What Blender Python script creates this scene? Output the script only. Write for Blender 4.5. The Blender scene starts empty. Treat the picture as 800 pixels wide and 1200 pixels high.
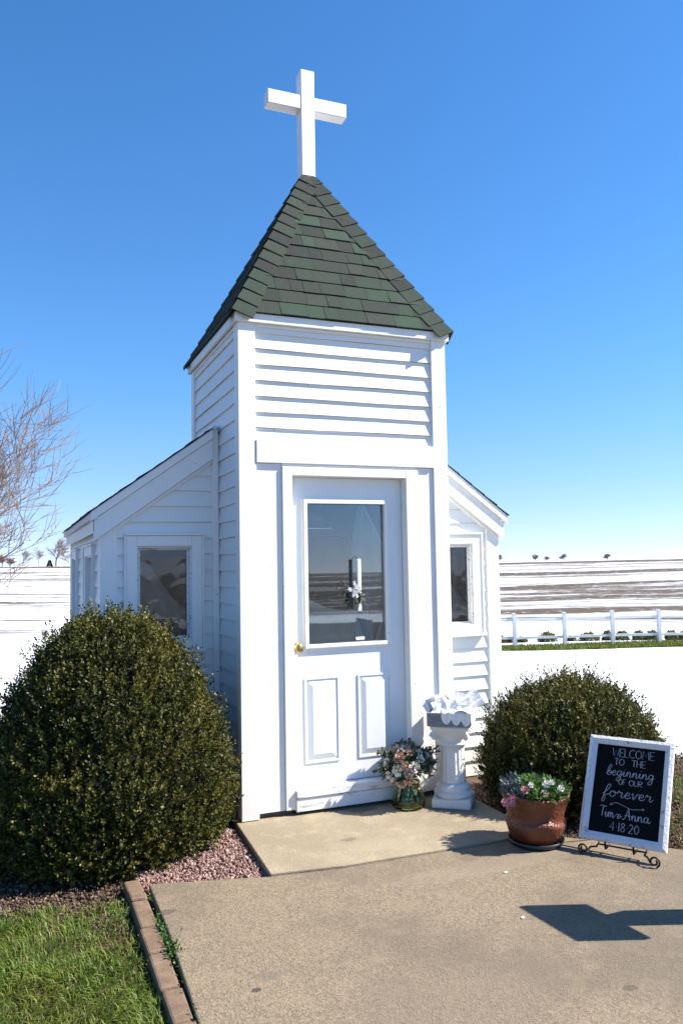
import bpy, math, random
import numpy as np
from mathutils import Vector, Matrix
random.seed(7); rng = np.random.default_rng(7)
C = bpy.context.scene.collection
R = math.radians

# ------------------------------------------------------------------ camera
CAM = np.array([-1.3389, -5.0139, 1.6058])
YAW, PITCH, ROLL, F = -0.3844, 0.0648, -0.0173, 937.2289      # F in pixels of a 1200 px high frame
_c, _s = math.cos(YAW), math.sin(YAW)
FW = np.array([-_s*math.cos(PITCH), _c*math.cos(PITCH), math.sin(PITCH)])
_rt = np.array([_c, _s, 0.0]); _up = np.cross(_rt, FW)
RT = math.cos(ROLL)*_rt + math.sin(ROLL)*_up
UP = -math.sin(ROLL)*_rt + math.cos(ROLL)*_up
def ray(u, v): return FW + (u-400)/F*RT - (v-600)/F*UP
def dep(u, v, t): return CAM + ray(u, v)*t
def onz(u, v, z):
    d = ray(u, v); return CAM + d*((z-CAM[2])/d[2])
def ony(u, v, y):
    d = ray(u, v); return CAM + d*((y-CAM[1])/d[1])
cd = bpy.data.cameras.new('camera'); co = bpy.data.objects.new('camera', cd); C.objects.link(co)
co.matrix_world = Matrix(((RT[0], UP[0], -FW[0], CAM[0]), (RT[1], UP[1], -FW[1], CAM[1]), (RT[2], UP[2], -FW[2], CAM[2]), (0, 0, 0, 1)))
cd.sensor_fit = 'VERTICAL'; cd.sensor_height = 36; cd.sensor_width = 24; cd.lens = F/1200*36
cd.clip_start = 0.05; cd.clip_end = 3000
bpy.context.scene.camera = co

# ------------------------------------------------------------------ light
EL = R(43.5); SH = np.array([0.930, -0.367]); SH /= np.linalg.norm(SH)
SUN = np.array([SH[0]*math.cos(EL), SH[1]*math.cos(EL), math.sin(EL)])
w = bpy.data.worlds.new('World'); bpy.context.scene.world = w; w.use_nodes = True
nt = w.node_tree; bg = nt.nodes['Background']
sk = nt.nodes.new('ShaderNodeTexSky'); sk.sky_type = 'NISHITA'; sk.sun_disc = False
sk.sun_elevation = EL; sk.sun_rotation = math.atan2(SH[0], SH[1]) % (2*math.pi)
sk.air_density = 1.0; sk.dust_density = 0.0; sk.ozone_density = 1.5; sk.altitude = 200
hs = nt.nodes.new('ShaderNodeHueSaturation'); hs.inputs['Saturation'].default_value = 1.27
tcw = nt.nodes.new('ShaderNodeTexCoord'); sxw = nt.nodes.new('ShaderNodeSeparateXYZ'); cxw = nt.nodes.new('ShaderNodeCombineXYZ')
mz = nt.nodes.new('ShaderNodeMath'); mz.operation = 'MULTIPLY_ADD'; mz.inputs[1].default_value = .90; mz.inputs[2].default_value = .075   # keep clear of the hazy horizon ring
nt.links.new(tcw.outputs['Generated'], sxw.inputs[0]); nt.links.new(sxw.outputs[0], cxw.inputs[0]); nt.links.new(sxw.outputs[1], cxw.inputs[1]); nt.links.new(sxw.outputs[2], mz.inputs[0]); nt.links.new(mz.outputs[0], cxw.inputs[2])
nrm = nt.nodes.new('ShaderNodeVectorMath'); nrm.operation = 'NORMALIZE'; nt.links.new(cxw.outputs[0], nrm.inputs[0]); nt.links.new(nrm.outputs[0], sk.inputs[0])
nt.links.new(sk.outputs[0], hs.inputs['Color']); mr = nt.nodes.new('ShaderNodeMix'); mr.data_type = 'RGBA'; mr.blend_type = 'MULTIPLY'; mr.inputs[0].default_value = 1; mr.inputs[7].default_value = (.83, .975, 1.10, 1)
tn = nt.nodes.new('ShaderNodeMix'); tn.data_type = 'RGBA'; tn.inputs[6].default_value = (1.08, .875, .99, 1); tn.inputs[7].default_value = (.83, .975, 1.10, 1)
el_ = nt.nodes.new('ShaderNodeMapRange'); el_.inputs[1].default_value = .0; el_.inputs[2].default_value = .22; nt.links.new(sxw.outputs[2], el_.inputs[0]); nt.links.new(el_.outputs[0], tn.inputs[0]); nt.links.new(tn.outputs[2], mr.inputs[7])
nt.links.new(hs.outputs[0], mr.inputs[6]); nt.links.new(mr.outputs[2], bg.inputs['Color']); bg.inputs['Strength'].default_value = 0.094
sd = bpy.data.lights.new('sun', 'SUN'); so = bpy.data.objects.new('sun', sd); C.objects.link(so)
sd.energy = 5.0; sd.angle = R(0.53); sd.color = (1, 0.935, 0.84)
so.rotation_euler = Vector(SUN).to_track_quat('Z', 'Y').to_euler(); so.location = (8, -4, 10)
sc = bpy.context.scene
sc.view_settings.view_transform = 'Standard'; sc.view_settings.look = 'None'; sc.view_settings.exposure = 1.15; sc.view_settings.gamma = 1
sc.render.engine = 'CYCLES'; sc.cycles.max_bounces = 8; sc.cycles.transparent_max_bounces = 12
sc.cycles.use_denoising = True

# ------------------------------------------------------------------ materials
class NT:
    def __init__(s, name):
        s.m = bpy.data.materials.new(name); s.m.use_nodes = True; s.t = s.m.node_tree
        s.b = s.t.nodes['Principled BSDF']; s.out = s.t.nodes['Material Output']
    def n(s, typ, **kw):
        x = s.t.nodes.new('ShaderNode'+typ)
        for k, v in kw.items(): setattr(x, k, v)
        return x
    def l(s, a, b): s.t.links.new(a, b)
    def val(s, inp, v):
        if hasattr(v, 'is_output'): s.l(v, inp)
        else: inp.default_value = v
    def noise(s, scale, detail=4, rough=.55, vec=None, coord='Object', dist=0.0):
        x = s.n('TexNoise'); x.inputs['Scale'].default_value = scale; x.inputs['Detail'].default_value = detail
        x.inputs['Roughness'].default_value = rough; x.inputs['Distortion'].default_value = dist
        s.l(vec if vec is not None else s.coord(coord), x.inputs['Vector']); return x.outputs['Fac']
    def coord(s, k='Object'):
        if not hasattr(s, 'tc'): s.tc = s.n('TexCoord')
        return s.tc.outputs[k]
    def pos(s):
        if not hasattr(s, 'gp'): s.gp = s.n('NewGeometry')
        return s.gp.outputs['Position']
    def isl(s):
        s.pos(); return s.gp.outputs['Random Per Island']
    def map(s, vec, scale=(1, 1, 1), rot=(0, 0, 0), loc=(0, 0, 0)):
        x = s.n('Mapping'); x.inputs['Scale'].default_value = scale; x.inputs['Rotation'].default_value = rot; x.inputs['Location'].default_value = loc
        s.l(vec, x.inputs['Vector']); return x.outputs[0]
    def ramp(s, fac, stops, interp='LINEAR'):
        x = s.n('ValToRGB'); x.color_ramp.interpolation = interp; e = x.color_ramp.elements
        while len(e) < len(stops): e.new(0.5)
        for q, (p, c) in zip(e, stops):
            q.position = p; q.color = (c, c, c, 1) if not hasattr(c, '__len__') else (*c, 1)
        s.l(fac, x.inputs[0]); return x.outputs[0]
    def mix(s, fac, a, b, blend='MIX'):
        x = s.n('Mix', data_type='RGBA', blend_type=blend)
        s.val(x.inputs[0], fac)
        for i, v in ((6, a), (7, b)): s.val(x.inputs[i], (*v, 1) if isinstance(v, tuple) and len(v) == 3 else v)
        return x.outputs[2]
    def math(s, op, a, b=0.0, c=None):
        x = s.n('Math', operation=op); s.val(x.inputs[0], a); s.val(x.inputs[1], b)
        if c is not None: s.val(x.inputs[2], c)
        return x.outputs[0]
    def step(s, v, a, b):
        x = s.n('MapRange', interpolation_type='SMOOTHSTEP'); s.val(x.inputs[0], v); x.inputs[1].default_value = a; x.inputs[2].default_value = b
        return x.outputs[0]
    def bump(s, h, strength=.3, dist=.01):
        x = s.n('Bump'); x.inputs['Strength'].default_value = strength; x.inputs['Distance'].default_value = dist
        s.l(h, x.inputs['Height']); s.l(x.outputs[0], s.b.inputs['Normal'])
    def done(s, col=None, rough=.6, metal=0.0, spec=None):
        if col is not None: s.val(s.b.inputs['Base Color'], (*col, 1) if isinstance(col, tuple) else col)
        s.val(s.b.inputs['Roughness'], rough); s.b.inputs['Metallic'].default_value = metal
        if spec is not None: s.b.inputs['Specular IOR Level'].default_value = spec
        return s.m

def paint(name, col, dirt=.12, scale=3.0, rough=.45, bump=.08):
    n = NT(name); a = n.noise(scale, 6, .65); b = n.noise(scale*14, 3, .6)
    d = n.math('MULTIPLY', n.step(a, .52, .8), dirt); d2 = n.math('MULTIPLY', n.step(b, .62, .75), dirt*.7)
    k = n.mix(n.math('ADD', d, d2), col, (col[0]*.55, col[1]*.53, col[2]*.48))
    vo = n.n('TexVoronoi'); vo.inputs['Scale'].default_value = 7; n.l(n.coord(), vo.inputs['Vector'])       # odd nail head and chip
    k = n.mix(n.math('MULTIPLY', n.math('SUBTRACT', 1.0, n.step(vo.outputs['Distance'], .035, .055)), .55 if dirt > .09 else 0.0), k, (.22, .19, .15))
    sp = n.n('SeparateXYZ'); n.l(n.pos(), sp.inputs[0]); lowz = n.math('ADD', sp.outputs[2], n.math('MULTIPLY', n.noise(9, 5, .65, n.pos()), .35))
    k = n.mix(n.math('MULTIPLY', n.math('SUBTRACT', 1.0, n.step(lowz, .16, .42)), .30 if dirt > .09 else 0.0), k, (.42, .36, .28))  # splashed soil near the ground
    n.bump(n.noise(120, 3, .6), bump, .004); return n.done(k, rough)
M = {}
M['white'] = paint('white_paint', (.82, .82, .78))
M['siding'] = paint('white_siding_paint', (.81, .81, .775), .20, 2.2)
M['trim'] = paint('white_trim_paint', (.83, .83, .79), .12, 4)
M['crosspaint'] = paint('white_cross_paint', (.84, .84, .84), .05, 6, .35)
M['doorpaint'] = paint('door_paint', (.78, .805, .81), .05, 5, .35, .02)
def m_panel():
    n = NT('textured_panel_paint'); v = n.map(n.coord(), (30, 30, 4)); h = n.noise(2.2, 5, .6, v)
    n.bump(h, .35, .006); k = n.mix(n.step(n.noise(3, 4), .55, .8), (.80, .79, .79), (.70, .69, .68)); return n.done(k, .6)
M['panel'] = m_panel()
def m_weathered():
    n = NT('weathered_white_wood'); v = n.map(n.coord(), (3, 30, 30)); h = n.noise(2, 7, .7, v)
    k = n.mix(n.step(h, .52, .66), (.74, .74, .73), (.33, .31, .28)); n.bump(h, .4, .005); return n.done(k, .75)
M['weathered'] = m_weathered()
def m_shingle(name='green_shingle', dark=1.0):
    n = NT(name); r = n.isl()
    k = n.ramp(r, [(0, (.007, .009, .008)), (.25, (.012, .021, .014)), (.5, (.011, .032, .017)), (.75, (.020, .027, .019)), (1, (.015, .050, .025))])
    g = n.noise(260, 2, .7); g2 = n.noise(9, 4, .6)
    k = n.mix(n.math('MULTIPLY', n.step(g, .5, .7), .55), k, (.085, .10, .085)); k = n.mix(n.math('MULTIPLY', n.step(g2, .5, .75), .35), k, (.02, .024, .022))
    n.bump(g, .6, .004); return n.done(k, .92)
M['shingle'] = m_shingle()
def m_concrete(name, base, spk, spots=()):
    n = NT(name); p = n.pos()
    big = n.noise(1.1, 5, .6, p); mid = n.noise(7, 5, .65, p); fine = n.noise(120, 4, .8, p)
    vo = n.n('TexVoronoi'); vo.inputs['Scale'].default_value = 135; n.l(p, vo.inputs['Vector'])
    agg = n.ramp(vo.outputs['Color'], [(0, (base[0]*.55, base[1]*.52, base[2]*.5)), (.45, base), (1, (base[0]*1.55, base[1]*1.5, base[2]*1.45))])
    k = n.mix(spk, base, agg)
    k = n.mix(n.math('MULTIPLY', n.step(big, .40, .62), .62), k, (base[0]*.62, base[1]*.61, base[2]*.62))
    k = n.mix(n.math('MULTIPLY', n.step(mid, .5, .72), .4), k, (base[0]*1.35, base[1]*1.33, base[2]*1.28))
    k = n.mix(n.math('MULTIPLY', n.step(fine, .54, .66), .6), k, (base[0]*.42, base[1]*.38, base[2]*.36))
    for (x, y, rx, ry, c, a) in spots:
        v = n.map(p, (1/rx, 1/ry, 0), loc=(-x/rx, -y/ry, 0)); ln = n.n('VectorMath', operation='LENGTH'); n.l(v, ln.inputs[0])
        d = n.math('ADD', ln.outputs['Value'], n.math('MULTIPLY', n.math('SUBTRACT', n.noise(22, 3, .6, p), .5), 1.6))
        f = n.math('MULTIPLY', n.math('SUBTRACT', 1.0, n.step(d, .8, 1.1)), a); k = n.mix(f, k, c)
    h = n.math('ADD', n.math('MULTIPLY', fine, .6), vo.outputs['Distance']); n.bump(h, .45, .004); return n.done(k, .88)
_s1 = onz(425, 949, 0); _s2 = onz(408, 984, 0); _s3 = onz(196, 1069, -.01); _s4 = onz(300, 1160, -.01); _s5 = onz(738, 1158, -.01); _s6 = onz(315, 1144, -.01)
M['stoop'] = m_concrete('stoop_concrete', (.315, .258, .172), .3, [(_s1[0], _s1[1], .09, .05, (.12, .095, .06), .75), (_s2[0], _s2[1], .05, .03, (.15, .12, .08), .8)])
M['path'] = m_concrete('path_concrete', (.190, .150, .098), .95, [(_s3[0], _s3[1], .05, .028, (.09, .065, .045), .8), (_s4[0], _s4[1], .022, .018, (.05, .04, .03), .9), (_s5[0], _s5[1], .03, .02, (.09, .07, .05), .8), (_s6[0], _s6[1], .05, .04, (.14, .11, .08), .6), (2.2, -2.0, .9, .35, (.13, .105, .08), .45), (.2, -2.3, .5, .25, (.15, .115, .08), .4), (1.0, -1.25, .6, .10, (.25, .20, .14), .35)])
def m_brick():
    n = NT('edging_brick'); p = n.pos(); a = n.noise(14, 5, .65, p); f = n.noise(120, 3, .7, p)
    k = n.ramp(a, [(.3, (.125, .078, .046)), (.55, (.19, .125, .078)), (.75, (.23, .17, .115))]); k = n.mix(n.math('MULTIPLY', n.step(f, .5, .7), .5), k, (.10, .07, .05))
    n.bump(f, .6, .006); return n.done(k, .9)
M['brick'] = m_brick()
def m_leaf(name, stops, rough=.38, trans=.25, attr=True):
    n = NT(name); r = n.isl(); k = n.ramp(r, stops)
    if attr:
        at = n.n('Attribute', attribute_name='tone'); k = n.mix(at.outputs['Fac'], k, (.20, .17, .03))
    n.done(k, rough, spec=.30)
    tr = n.n('BsdfTranslucent'); n.l(k, tr.inputs['Color']); mx = n.n('MixShader'); mx.inputs[0].default_value = trans
    n.l(n.b.outputs[0], mx.inputs[1]); n.l(tr.outputs[0], mx.inputs[2]); n.l(mx.outputs[0], n.out.inputs['Surface']); return n.m
M['box'] = m_leaf('boxwood_leaf', [(0, (.010, .015, .003)), (.4, (.034, .043, .007)), (.75, (.072, .079, .012)), (1, (.15, .135, .026))], .5, .18)
M['grass'] = m_leaf('grass_blade', [(0, (.05, .085, .010)), (.45, (.11, .18, .02)), (.84, (.18, .255, .036)), (.95, (.24, .22, .08)), (1, (.34, .28, .15))], .5, .35, True)
M['twigleaf'] = m_leaf('bouquet_leaf', [(0, (.035, .055, .025)), (.5, (.085, .11, .06)), (1, (.19, .22, .15))], .5, .2, False)
M['petleaf'] = m_leaf('plant_leaf', [(0, (.03, .08, .02)), (.5, (.07, .15, .03)), (1, (.13, .22, .06))], .45, .3, False)
M['blueleaf'] = m_leaf('bluish_leaf', [(0, (.03, .05, .05)), (.5, (.07, .09, .11)), (1, (.12, .15, .16))], .5, .2, False)
M['shrubleaf'] = m_leaf('olive_leaf', [(0, (.08, .09, .035)), (.5, (.16, .175, .07)), (1, (.28, .27, .14))], .6, .2, False)
M['evergreen'] = m_leaf('evergreen_needle', [(0, (.01, .02, .012)), (1, (.03, .045, .025))], .7, .1, False)
def flat(name, col, rough=.6, metal=0.0, nscale=20, amt=.2, bump=0.0, spec=None):
    n = NT(name); a = n.noise(nscale, 4, .6); k = n.mix(n.math('MULTIPLY', n.step(a, .4, .7), amt), col, tuple(c*.5 for c in col))
    if bump: n.bump(a, bump, .01)
    return n.done(k, rough, metal, spec)
M['stem_or_core'] = flat('shrub_core', (.02, .016, .01), .9)
M['soil'] = flat('soil', (.07, .045, .03), .95)
M['bark'] = flat('grey_bark', (.20, .155, .13), .9, 0, 12, .4)
M['twig'] = flat('reddish_twig', (.20, .15, .12), .85, 0, 6, .25)
M['fartwig'] = flat('far_twig', (.24, .20, .18), .9)  # paler than the near twigs: distance haze mixed into the colour
M['farbrush'] = flat('rusty_brush', (.24, .12, .09), .9)
M['brass'] = flat('brass', (.55, .40, .16), .32, 1.0, 30, .25)
M['iron'] = flat('black_iron', (.012, .012, .013), .45, .6)
M['blackboard'] = flat('black_board', (.005, .005, .006), .85, 0, 5, .3, 0, .12)
M['chalk'] = flat('chalk_paint', (.36, .36, .39), .8, 0, 60, .3)
def m_distressed():
    n = NT('distressed_white_frame'); a = n.noise(28, 6, .7); k = n.mix(n.step(a, .58, .68), (.70, .69, .68), (.34, .32, .30)); n.bump(n.noise(60, 4, .7), .8, .01); return n.done(k, .7)
M['frame'] = m_distressed()
M['plaster'] = flat('white_plaster', (.77, .735, .67), .75, 0, 9, .22, .15)
def m_greywood():
    n = NT('grey_wood'); v = n.map(n.coord(), (6, 6, 45)); h = n.noise(1.6, 6, .65, v); k = n.ramp(h, [(.3, (.13, .14, .145)), (.6, (.24, .255, .265)), (.8, (.34, .35, .36))]); n.bump(h, .4, .004); return n.done(k, .8)
M['greywood'] = m_greywood()
M['cloth'] = flat('white_lace', (.84, .82, .78), .9, 0, 90, .25, .3)
def m_paper():
    n = NT('printed_paper'); a = n.noise(55, 3, .6); k = n.mix(n.math('MULTIPLY', n.step(a, .62, .66), .5), (.88, .87, .84), (.30, .33, .50)); return n.done(k, .7)
M['paper'] = m_paper()
def m_terracotta():
    n = NT('glazed_terracotta'); a = n.noise(7, 4, .6); v = n.n('TexVoronoi'); v.inputs['Scale'].default_value = 62; n.l(n.coord(), v.inputs['Vector'])
    k = n.ramp(a, [(.3, (.075, .018, .008)), (.55, (.13, .032, .012)), (.8, (.19, .055, .02))]); n.bump(v.outputs['Distance'], .5, .008); return n.done(k, .45)
M['terracotta'] = m_terracotta()
M['saucer'] = flat('black_plastic', (.02, .022, .028), .4)
M['rose'] = flat('blush_petal', (.66, .47, .38), .7, 0, 30, .25); M['cream'] = flat('cream_petal', (.78, .72, .62), .7, 0, 30, .2)
M['peach'] = flat('peach_petal', (.62, .36, .24), .7, 0, 30, .25); M['pink'] = flat('pink_petal', (.72, .28, .30), .7, 0, 30, .2)
M['candle'] = flat('white_wax', (.85, .85, .83), .5); M['darkwood'] = flat('dark_wood', (.035, .028, .024), .7, 0, 4, .4)
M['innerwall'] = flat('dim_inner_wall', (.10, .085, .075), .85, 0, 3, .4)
M['drape'] = flat('pale_drape', (.42, .37, .36), .9, 0, 6, .3)
M['reflsheet'] = flat('grey_reflection', (.45, .44, .42), .9, 0, 8, .3)  # colour of the added sheet that imitates a reflection
M['postwood'] = paint('white_post_paint', (.75, .75, .74), .2, 5)
M['vinyl'] = flat('white_vinyl', (.88, .87, .83), .4, 0, 3, .1)
def m_glass(name, ior, tint, rough=.0, wav=.0):
    n = NT(name); fr = n.n('Fresnel'); fr.inputs['IOR'].default_value = ior
    gl = n.n('BsdfGlossy'); gl.inputs['Roughness'].default_value = rough; gl.inputs['Color'].default_value = (.92, .97, 1, 1)
    tr = n.n('BsdfTransparent'); tr.inputs['Color'].default_value = (*tint, 1); mx = n.n('MixShader')
    if wav:
        b = n.n('Bump'); b.inputs['Strength'].default_value = wav; b.inputs['Distance'].default_value = .02; n.l(n.noise(5, 2, .5), b.inputs['Height'])
        n.l(b.outputs[0], gl.inputs['Normal'])
    n.l(fr.outputs[0], mx.inputs[0]); n.l(tr.outputs[0], mx.inputs[1]); n.l(gl.outputs[0], mx.inputs[2]); n.l(mx.outputs[0], n.out.inputs['Surface']); n.t.nodes.remove(n.b); return n.m
M['glass'] = m_glass('door_glass', 1.95, (.86, .9, .9)); M['winglass'] = m_glass('dusty_window_glass', 1.5, (.8, .8, .8), .04, .15)
def m_green_glass():
    n = NT('green_glass'); n.done((.52, .62, .30), .03); n.b.inputs['Transmission Weight'].default_value = 1.0; n.b.inputs['IOR'].default_value = 1.45; return n.m
M['greenglass'] = m_green_glass()
def m_gravel():
    n = NT('pink_gravel'); k = n.ramp(n.isl(), [(0, (.11, .055, .045)), (.3, (.22, .115, .095)), (.6, (.30, .17, .14)), (.85, (.40, .27, .23)), (1, (.50, .40, .35))]); k = n.mix(n.math('MULTIPLY', n.noise(60, 3), .4), k, (.12, .07, .06)); return n.done(k, .85)
M['gravel'] = m_gravel()
def m_chips():
    n = NT('bark_chips'); k = n.ramp(n.isl(), [(0, (.03, .018, .012)), (.5, (.085, .05, .033)), (.85, (.16, .10, .07)), (1, (.30, .22, .15))]); return n.done(k, .95)
M['chips'] = m_chips()

# ------------------------------------------------------------------ mesh helpers
class MB:
    def __init__(s): s.v = []; s.f = []
    def add(s, vs, fs):
        o = len(s.v); s.v.extend([tuple(map(float, q)) for q in vs]); s.f.extend([tuple(i+o for i in f) for f in fs]); return s
    def quad(s, a, b, c, d): return s.add([a, b, c, d], [(0, 1, 2, 3)])
    def box(s, x0, x1, y0, y1, z0, z1):
        return s.add([(x0, y0, z0), (x1, y0, z0), (x1, y1, z0), (x0, y1, z0), (x0, y0, z1), (x1, y0, z1), (x1, y1, z1), (x0, y1, z1)],
                     [(0, 3, 2, 1), (4, 5, 6, 7), (0, 1, 5, 4), (1, 2, 6, 5), (2, 3, 7, 6), (3, 0, 4, 7)])
    def prism(s, poly, n0, n1):
        """poly: list of 3D points; extruded from offset n0 to n1 (vectors)."""
        k = len(poly); a = [np.array(p)+n0 for p in poly]; b = [np.array(p)+n1 for p in poly]
        return s.add(a+b, [tuple(range(k))[::-1], tuple(range(k, 2*k))]+[(i, (i+1) % k, k+(i+1) % k, k+i) for i in range(k)])
    def tube(s, pts, rad, n=8, cap=True):
        pts = [np.array(p, float) for p in pts]; m = len(pts)
        rad = [rad]*m if not hasattr(rad, '__len__') else rad
        o = len(s.v); ref = None
        for i in range(m):
            t = pts[min(i+1, m-1)]-pts[max(i-1, 0)]; t /= (np.linalg.norm(t)+1e-12)
            if ref is None: ref = np.array([0, 0, 1.]) if abs(t[2]) < .9 else np.array([1., 0, 0])
            a = np.cross(t, ref); a /= (np.linalg.norm(a)+1e-12); b = np.cross(t, a); ref = -b if False else np.cross(a, t)
            for k in range(n):
                q = 2*math.pi*k/n; s.v.append(tuple(pts[i]+rad[i]*(math.cos(q)*a+math.sin(q)*b)))
        for i in range(m-1):
            for k in range(n): s.f.append((o+i*n+k, o+i*n+(k+1) % n, o+(i+1)*n+(k+1) % n, o+(i+1)*n+k))
        if cap: s.f.append(tuple(o+k for k in range(n))); s.f.append(tuple(o+(m-1)*n+k for k in range(n))[::-1])
        return s
    def lathe(s, prof, n=32, c=(0, 0, 0), fn=None, cap=True):
        o = len(s.v); m = len(prof)
        for (r, z) in prof:
            for k in range(n):
                q = 2*math.pi*k/n; rr, zz = (r, z) if fn is None else fn(r, z, q)
                s.v.append((c[0]+rr*math.cos(q), c[1]+rr*math.sin(q), c[2]+zz))
        for i in range(m-1):
            for k in range(n): s.f.append((o+i*n+k, o+i*n+(k+1) % n, o+(i+1)*n+(k+1) % n, o+(i+1)*n+k))
        if cap:
            s.f.append(tuple(o+k for k in range(n))[::-1]); s.f.append(tuple(o+(m-1)*n+k for k in range(n)))
        return s
    def xf(s, mat):
        s.v = [tuple(mat @ Vector(q)) for q in s.v]; return s
    def build(s, name, mat, parent=None, smooth=False, bevel=0.0):
        me = bpy.data.meshes.new(name); me.from_pydata(s.v, [], s.f); me.update()
        me.materials.append(mat); o = bpy.data.objects.new(name, me); C.objects.link(o)
        if parent is not None: o.parent = parent
        if smooth: me.polygons.foreach_set('use_smooth', [True]*len(me.polygons))
        if bevel:
            b = o.modifiers.new('bevel', 'BEVEL'); b.width = bevel; b.segments = 2; b.limit_method = 'ANGLE'; b.angle_limit = R(40)
        return o
def tag(o, label=None, cat=None, group=None, kind=None):
    for k, v in (('label', label), ('category', cat), ('group', group), ('kind', kind)):
        if v: o[k] = v
    return o
def empty(name, loc=(0, 0, 0), rz=0.0):
    o = bpy.data.objects.new(name, None); C.objects.link(o); o.location = loc; o.rotation_euler = (0, 0, rz); o.empty_display_size = .1; return o
def fast_mesh(name, verts, nper, mat, parent=None, tone=None, faces=None):
    """verts (k*nper,3); every group of nper vertices is a polygon (or faces given per group)."""
    me = bpy.data.meshes.new(name); k = len(verts)//nper
    faces = faces or [tuple(range(nper))]
    idx = np.concatenate([np.concatenate([np.array(f) for f in faces])[None, :]+np.arange(k)[:, None]*nper]).reshape(-1).astype(np.int32)
    sizes = np.tile(np.array([len(f) for f in faces]), k)
    me.vertices.add(len(verts)); me.vertices.foreach_set('co', np.asarray(verts, np.float32).reshape(-1))
    me.loops.add(len(idx)); me.loops.foreach_set('vertex_index', idx)
    me.polygons.add(len(sizes)); starts = np.concatenate([[0], np.cumsum(sizes)[:-1]]).astype(np.int32)
    me.polygons.foreach_set('loop_start', starts); me.polygons.foreach_set('loop_total', sizes.astype(np.int32))
    me.update(calc_edges=True)
    if tone is not None:
        at = me.attributes.new('tone', 'FLOAT', 'FACE'); at.data.foreach_set('value', np.repeat(np.asarray(tone, np.float32), len(faces)))
    me.materials.append(mat); o = bpy.data.objects.new(name, me); C.objects.link(o)
    if parent is not None: o.parent = parent
    return o
def unit(a): return a/(np.linalg.norm(a, axis=-1, keepdims=True)+1e-9)
def leaves(P, D, L, Wd, fold=.25):
    """leaf = base, right, tip, left with a slight fold; P base points, D directions."""
    n = len(P); D = unit(D); r = unit(rng.normal(size=(n, 3))); S = unit(np.cross(D, r)); N = np.cross(S, D)
    L = np.broadcast_to(L, (n,))[:, None]; Wd = np.broadcast_to(Wd, (n,))[:, None]
    mid = P+D*L*.5
    a = P; b = mid+S*Wd*.5+N*Wd*fold; c = P+D*L; d = mid-S*Wd*.5+N*Wd*fold
    return np.stack([a, b, c, d], 1).reshape(-1, 3)
def vnoise(x, y, seed=0):
    """smooth 2D value noise in numpy"""
    xi = np.floor(x).astype(int); yi = np.floor(y).astype(int); fx = x-xi; fy = y-yi
    def h(a, b): 
        q = np.sin(a*127.1+b*311.7+seed*74.7)*43758.5453; return q-np.floor(q)
    sx = fx*fx*(3-2*fx); sy = fy*fy*(3-2*fy)
    return (h(xi, yi)*(1-sx)+h(xi+1, yi)*sx)*(1-sy)+(h(xi, yi+1)*(1-sx)+h(xi+1, yi+1)*sx)*sy

# ------------------------------------------------------------------ terrain, field, paths
def terrain_z(x, y):
    dx, dy = x-CAM[0], y-CAM[1]; r = np.hypot(dx, dy); az = np.arctan2(dx, dy)
    rr = np.array([0, 6, 9, 16, 27, 60, 90, 215, 260, 500, 1500.])
    zz = np.array([-.085, -.085, -.13, -.55, -1.12, -2.3, -2.0, 1.6, 1.55, -2, -12.])
    z = np.interp(r, rr, zz)
    # smooth the profile a little
    z = .5*z+.25*np.interp(r*.93, rr, zz)+.25*np.interp(r*1.07, rr, zz)
    z = np.where(r < 6.4, -.085, z)
    crest = np.clip((r-90)/125, 0, 1)
    z += crest*(.55+.55*np.sin(az*3.0+2.6)-3.6*np.clip((np.abs(az+.2)-1.2)/.6, 0, 1)+.5*(vnoise(x/60, y/60, 3)-.5))
    z += np.clip((r-12)/20, 0, 1)*.16*(vnoise(x/6, y/6, 5)-.5)
    return z
nr, na = 190, 360
rad = np.concatenate([np.linspace(.0, 30, 80)[1:], np.geomspace(30.6, 1500, nr-79)])
ang = np.linspace(0, 2*np.pi, na, endpoint=False)
RR, AA = np.meshgrid(rad, ang, indexing='ij')
X = CAM[0]+RR*np.sin(AA); Y = CAM[1]+RR*np.cos(AA); Z = terrain_z(X, Y)
V = [(CAM[0], CAM[1], -.085)]+list(zip(X.ravel(), Y.ravel(), Z.ravel()))
Fc = [(0, 1+(k+1) % na, 1+k) for k in range(na)]
for i in range(len(rad)-1):
    for k in range(na):
        a = 1+i*na+k; b = 1+i*na+(k+1) % na; Fc.append((a, b, b+na, a+na))
g = MB(); g.v = V; g.f = Fc
fence_a = onz(560, 761.5, -1.12); fence_b = onz(830, 750.5, -1.05)
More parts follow.
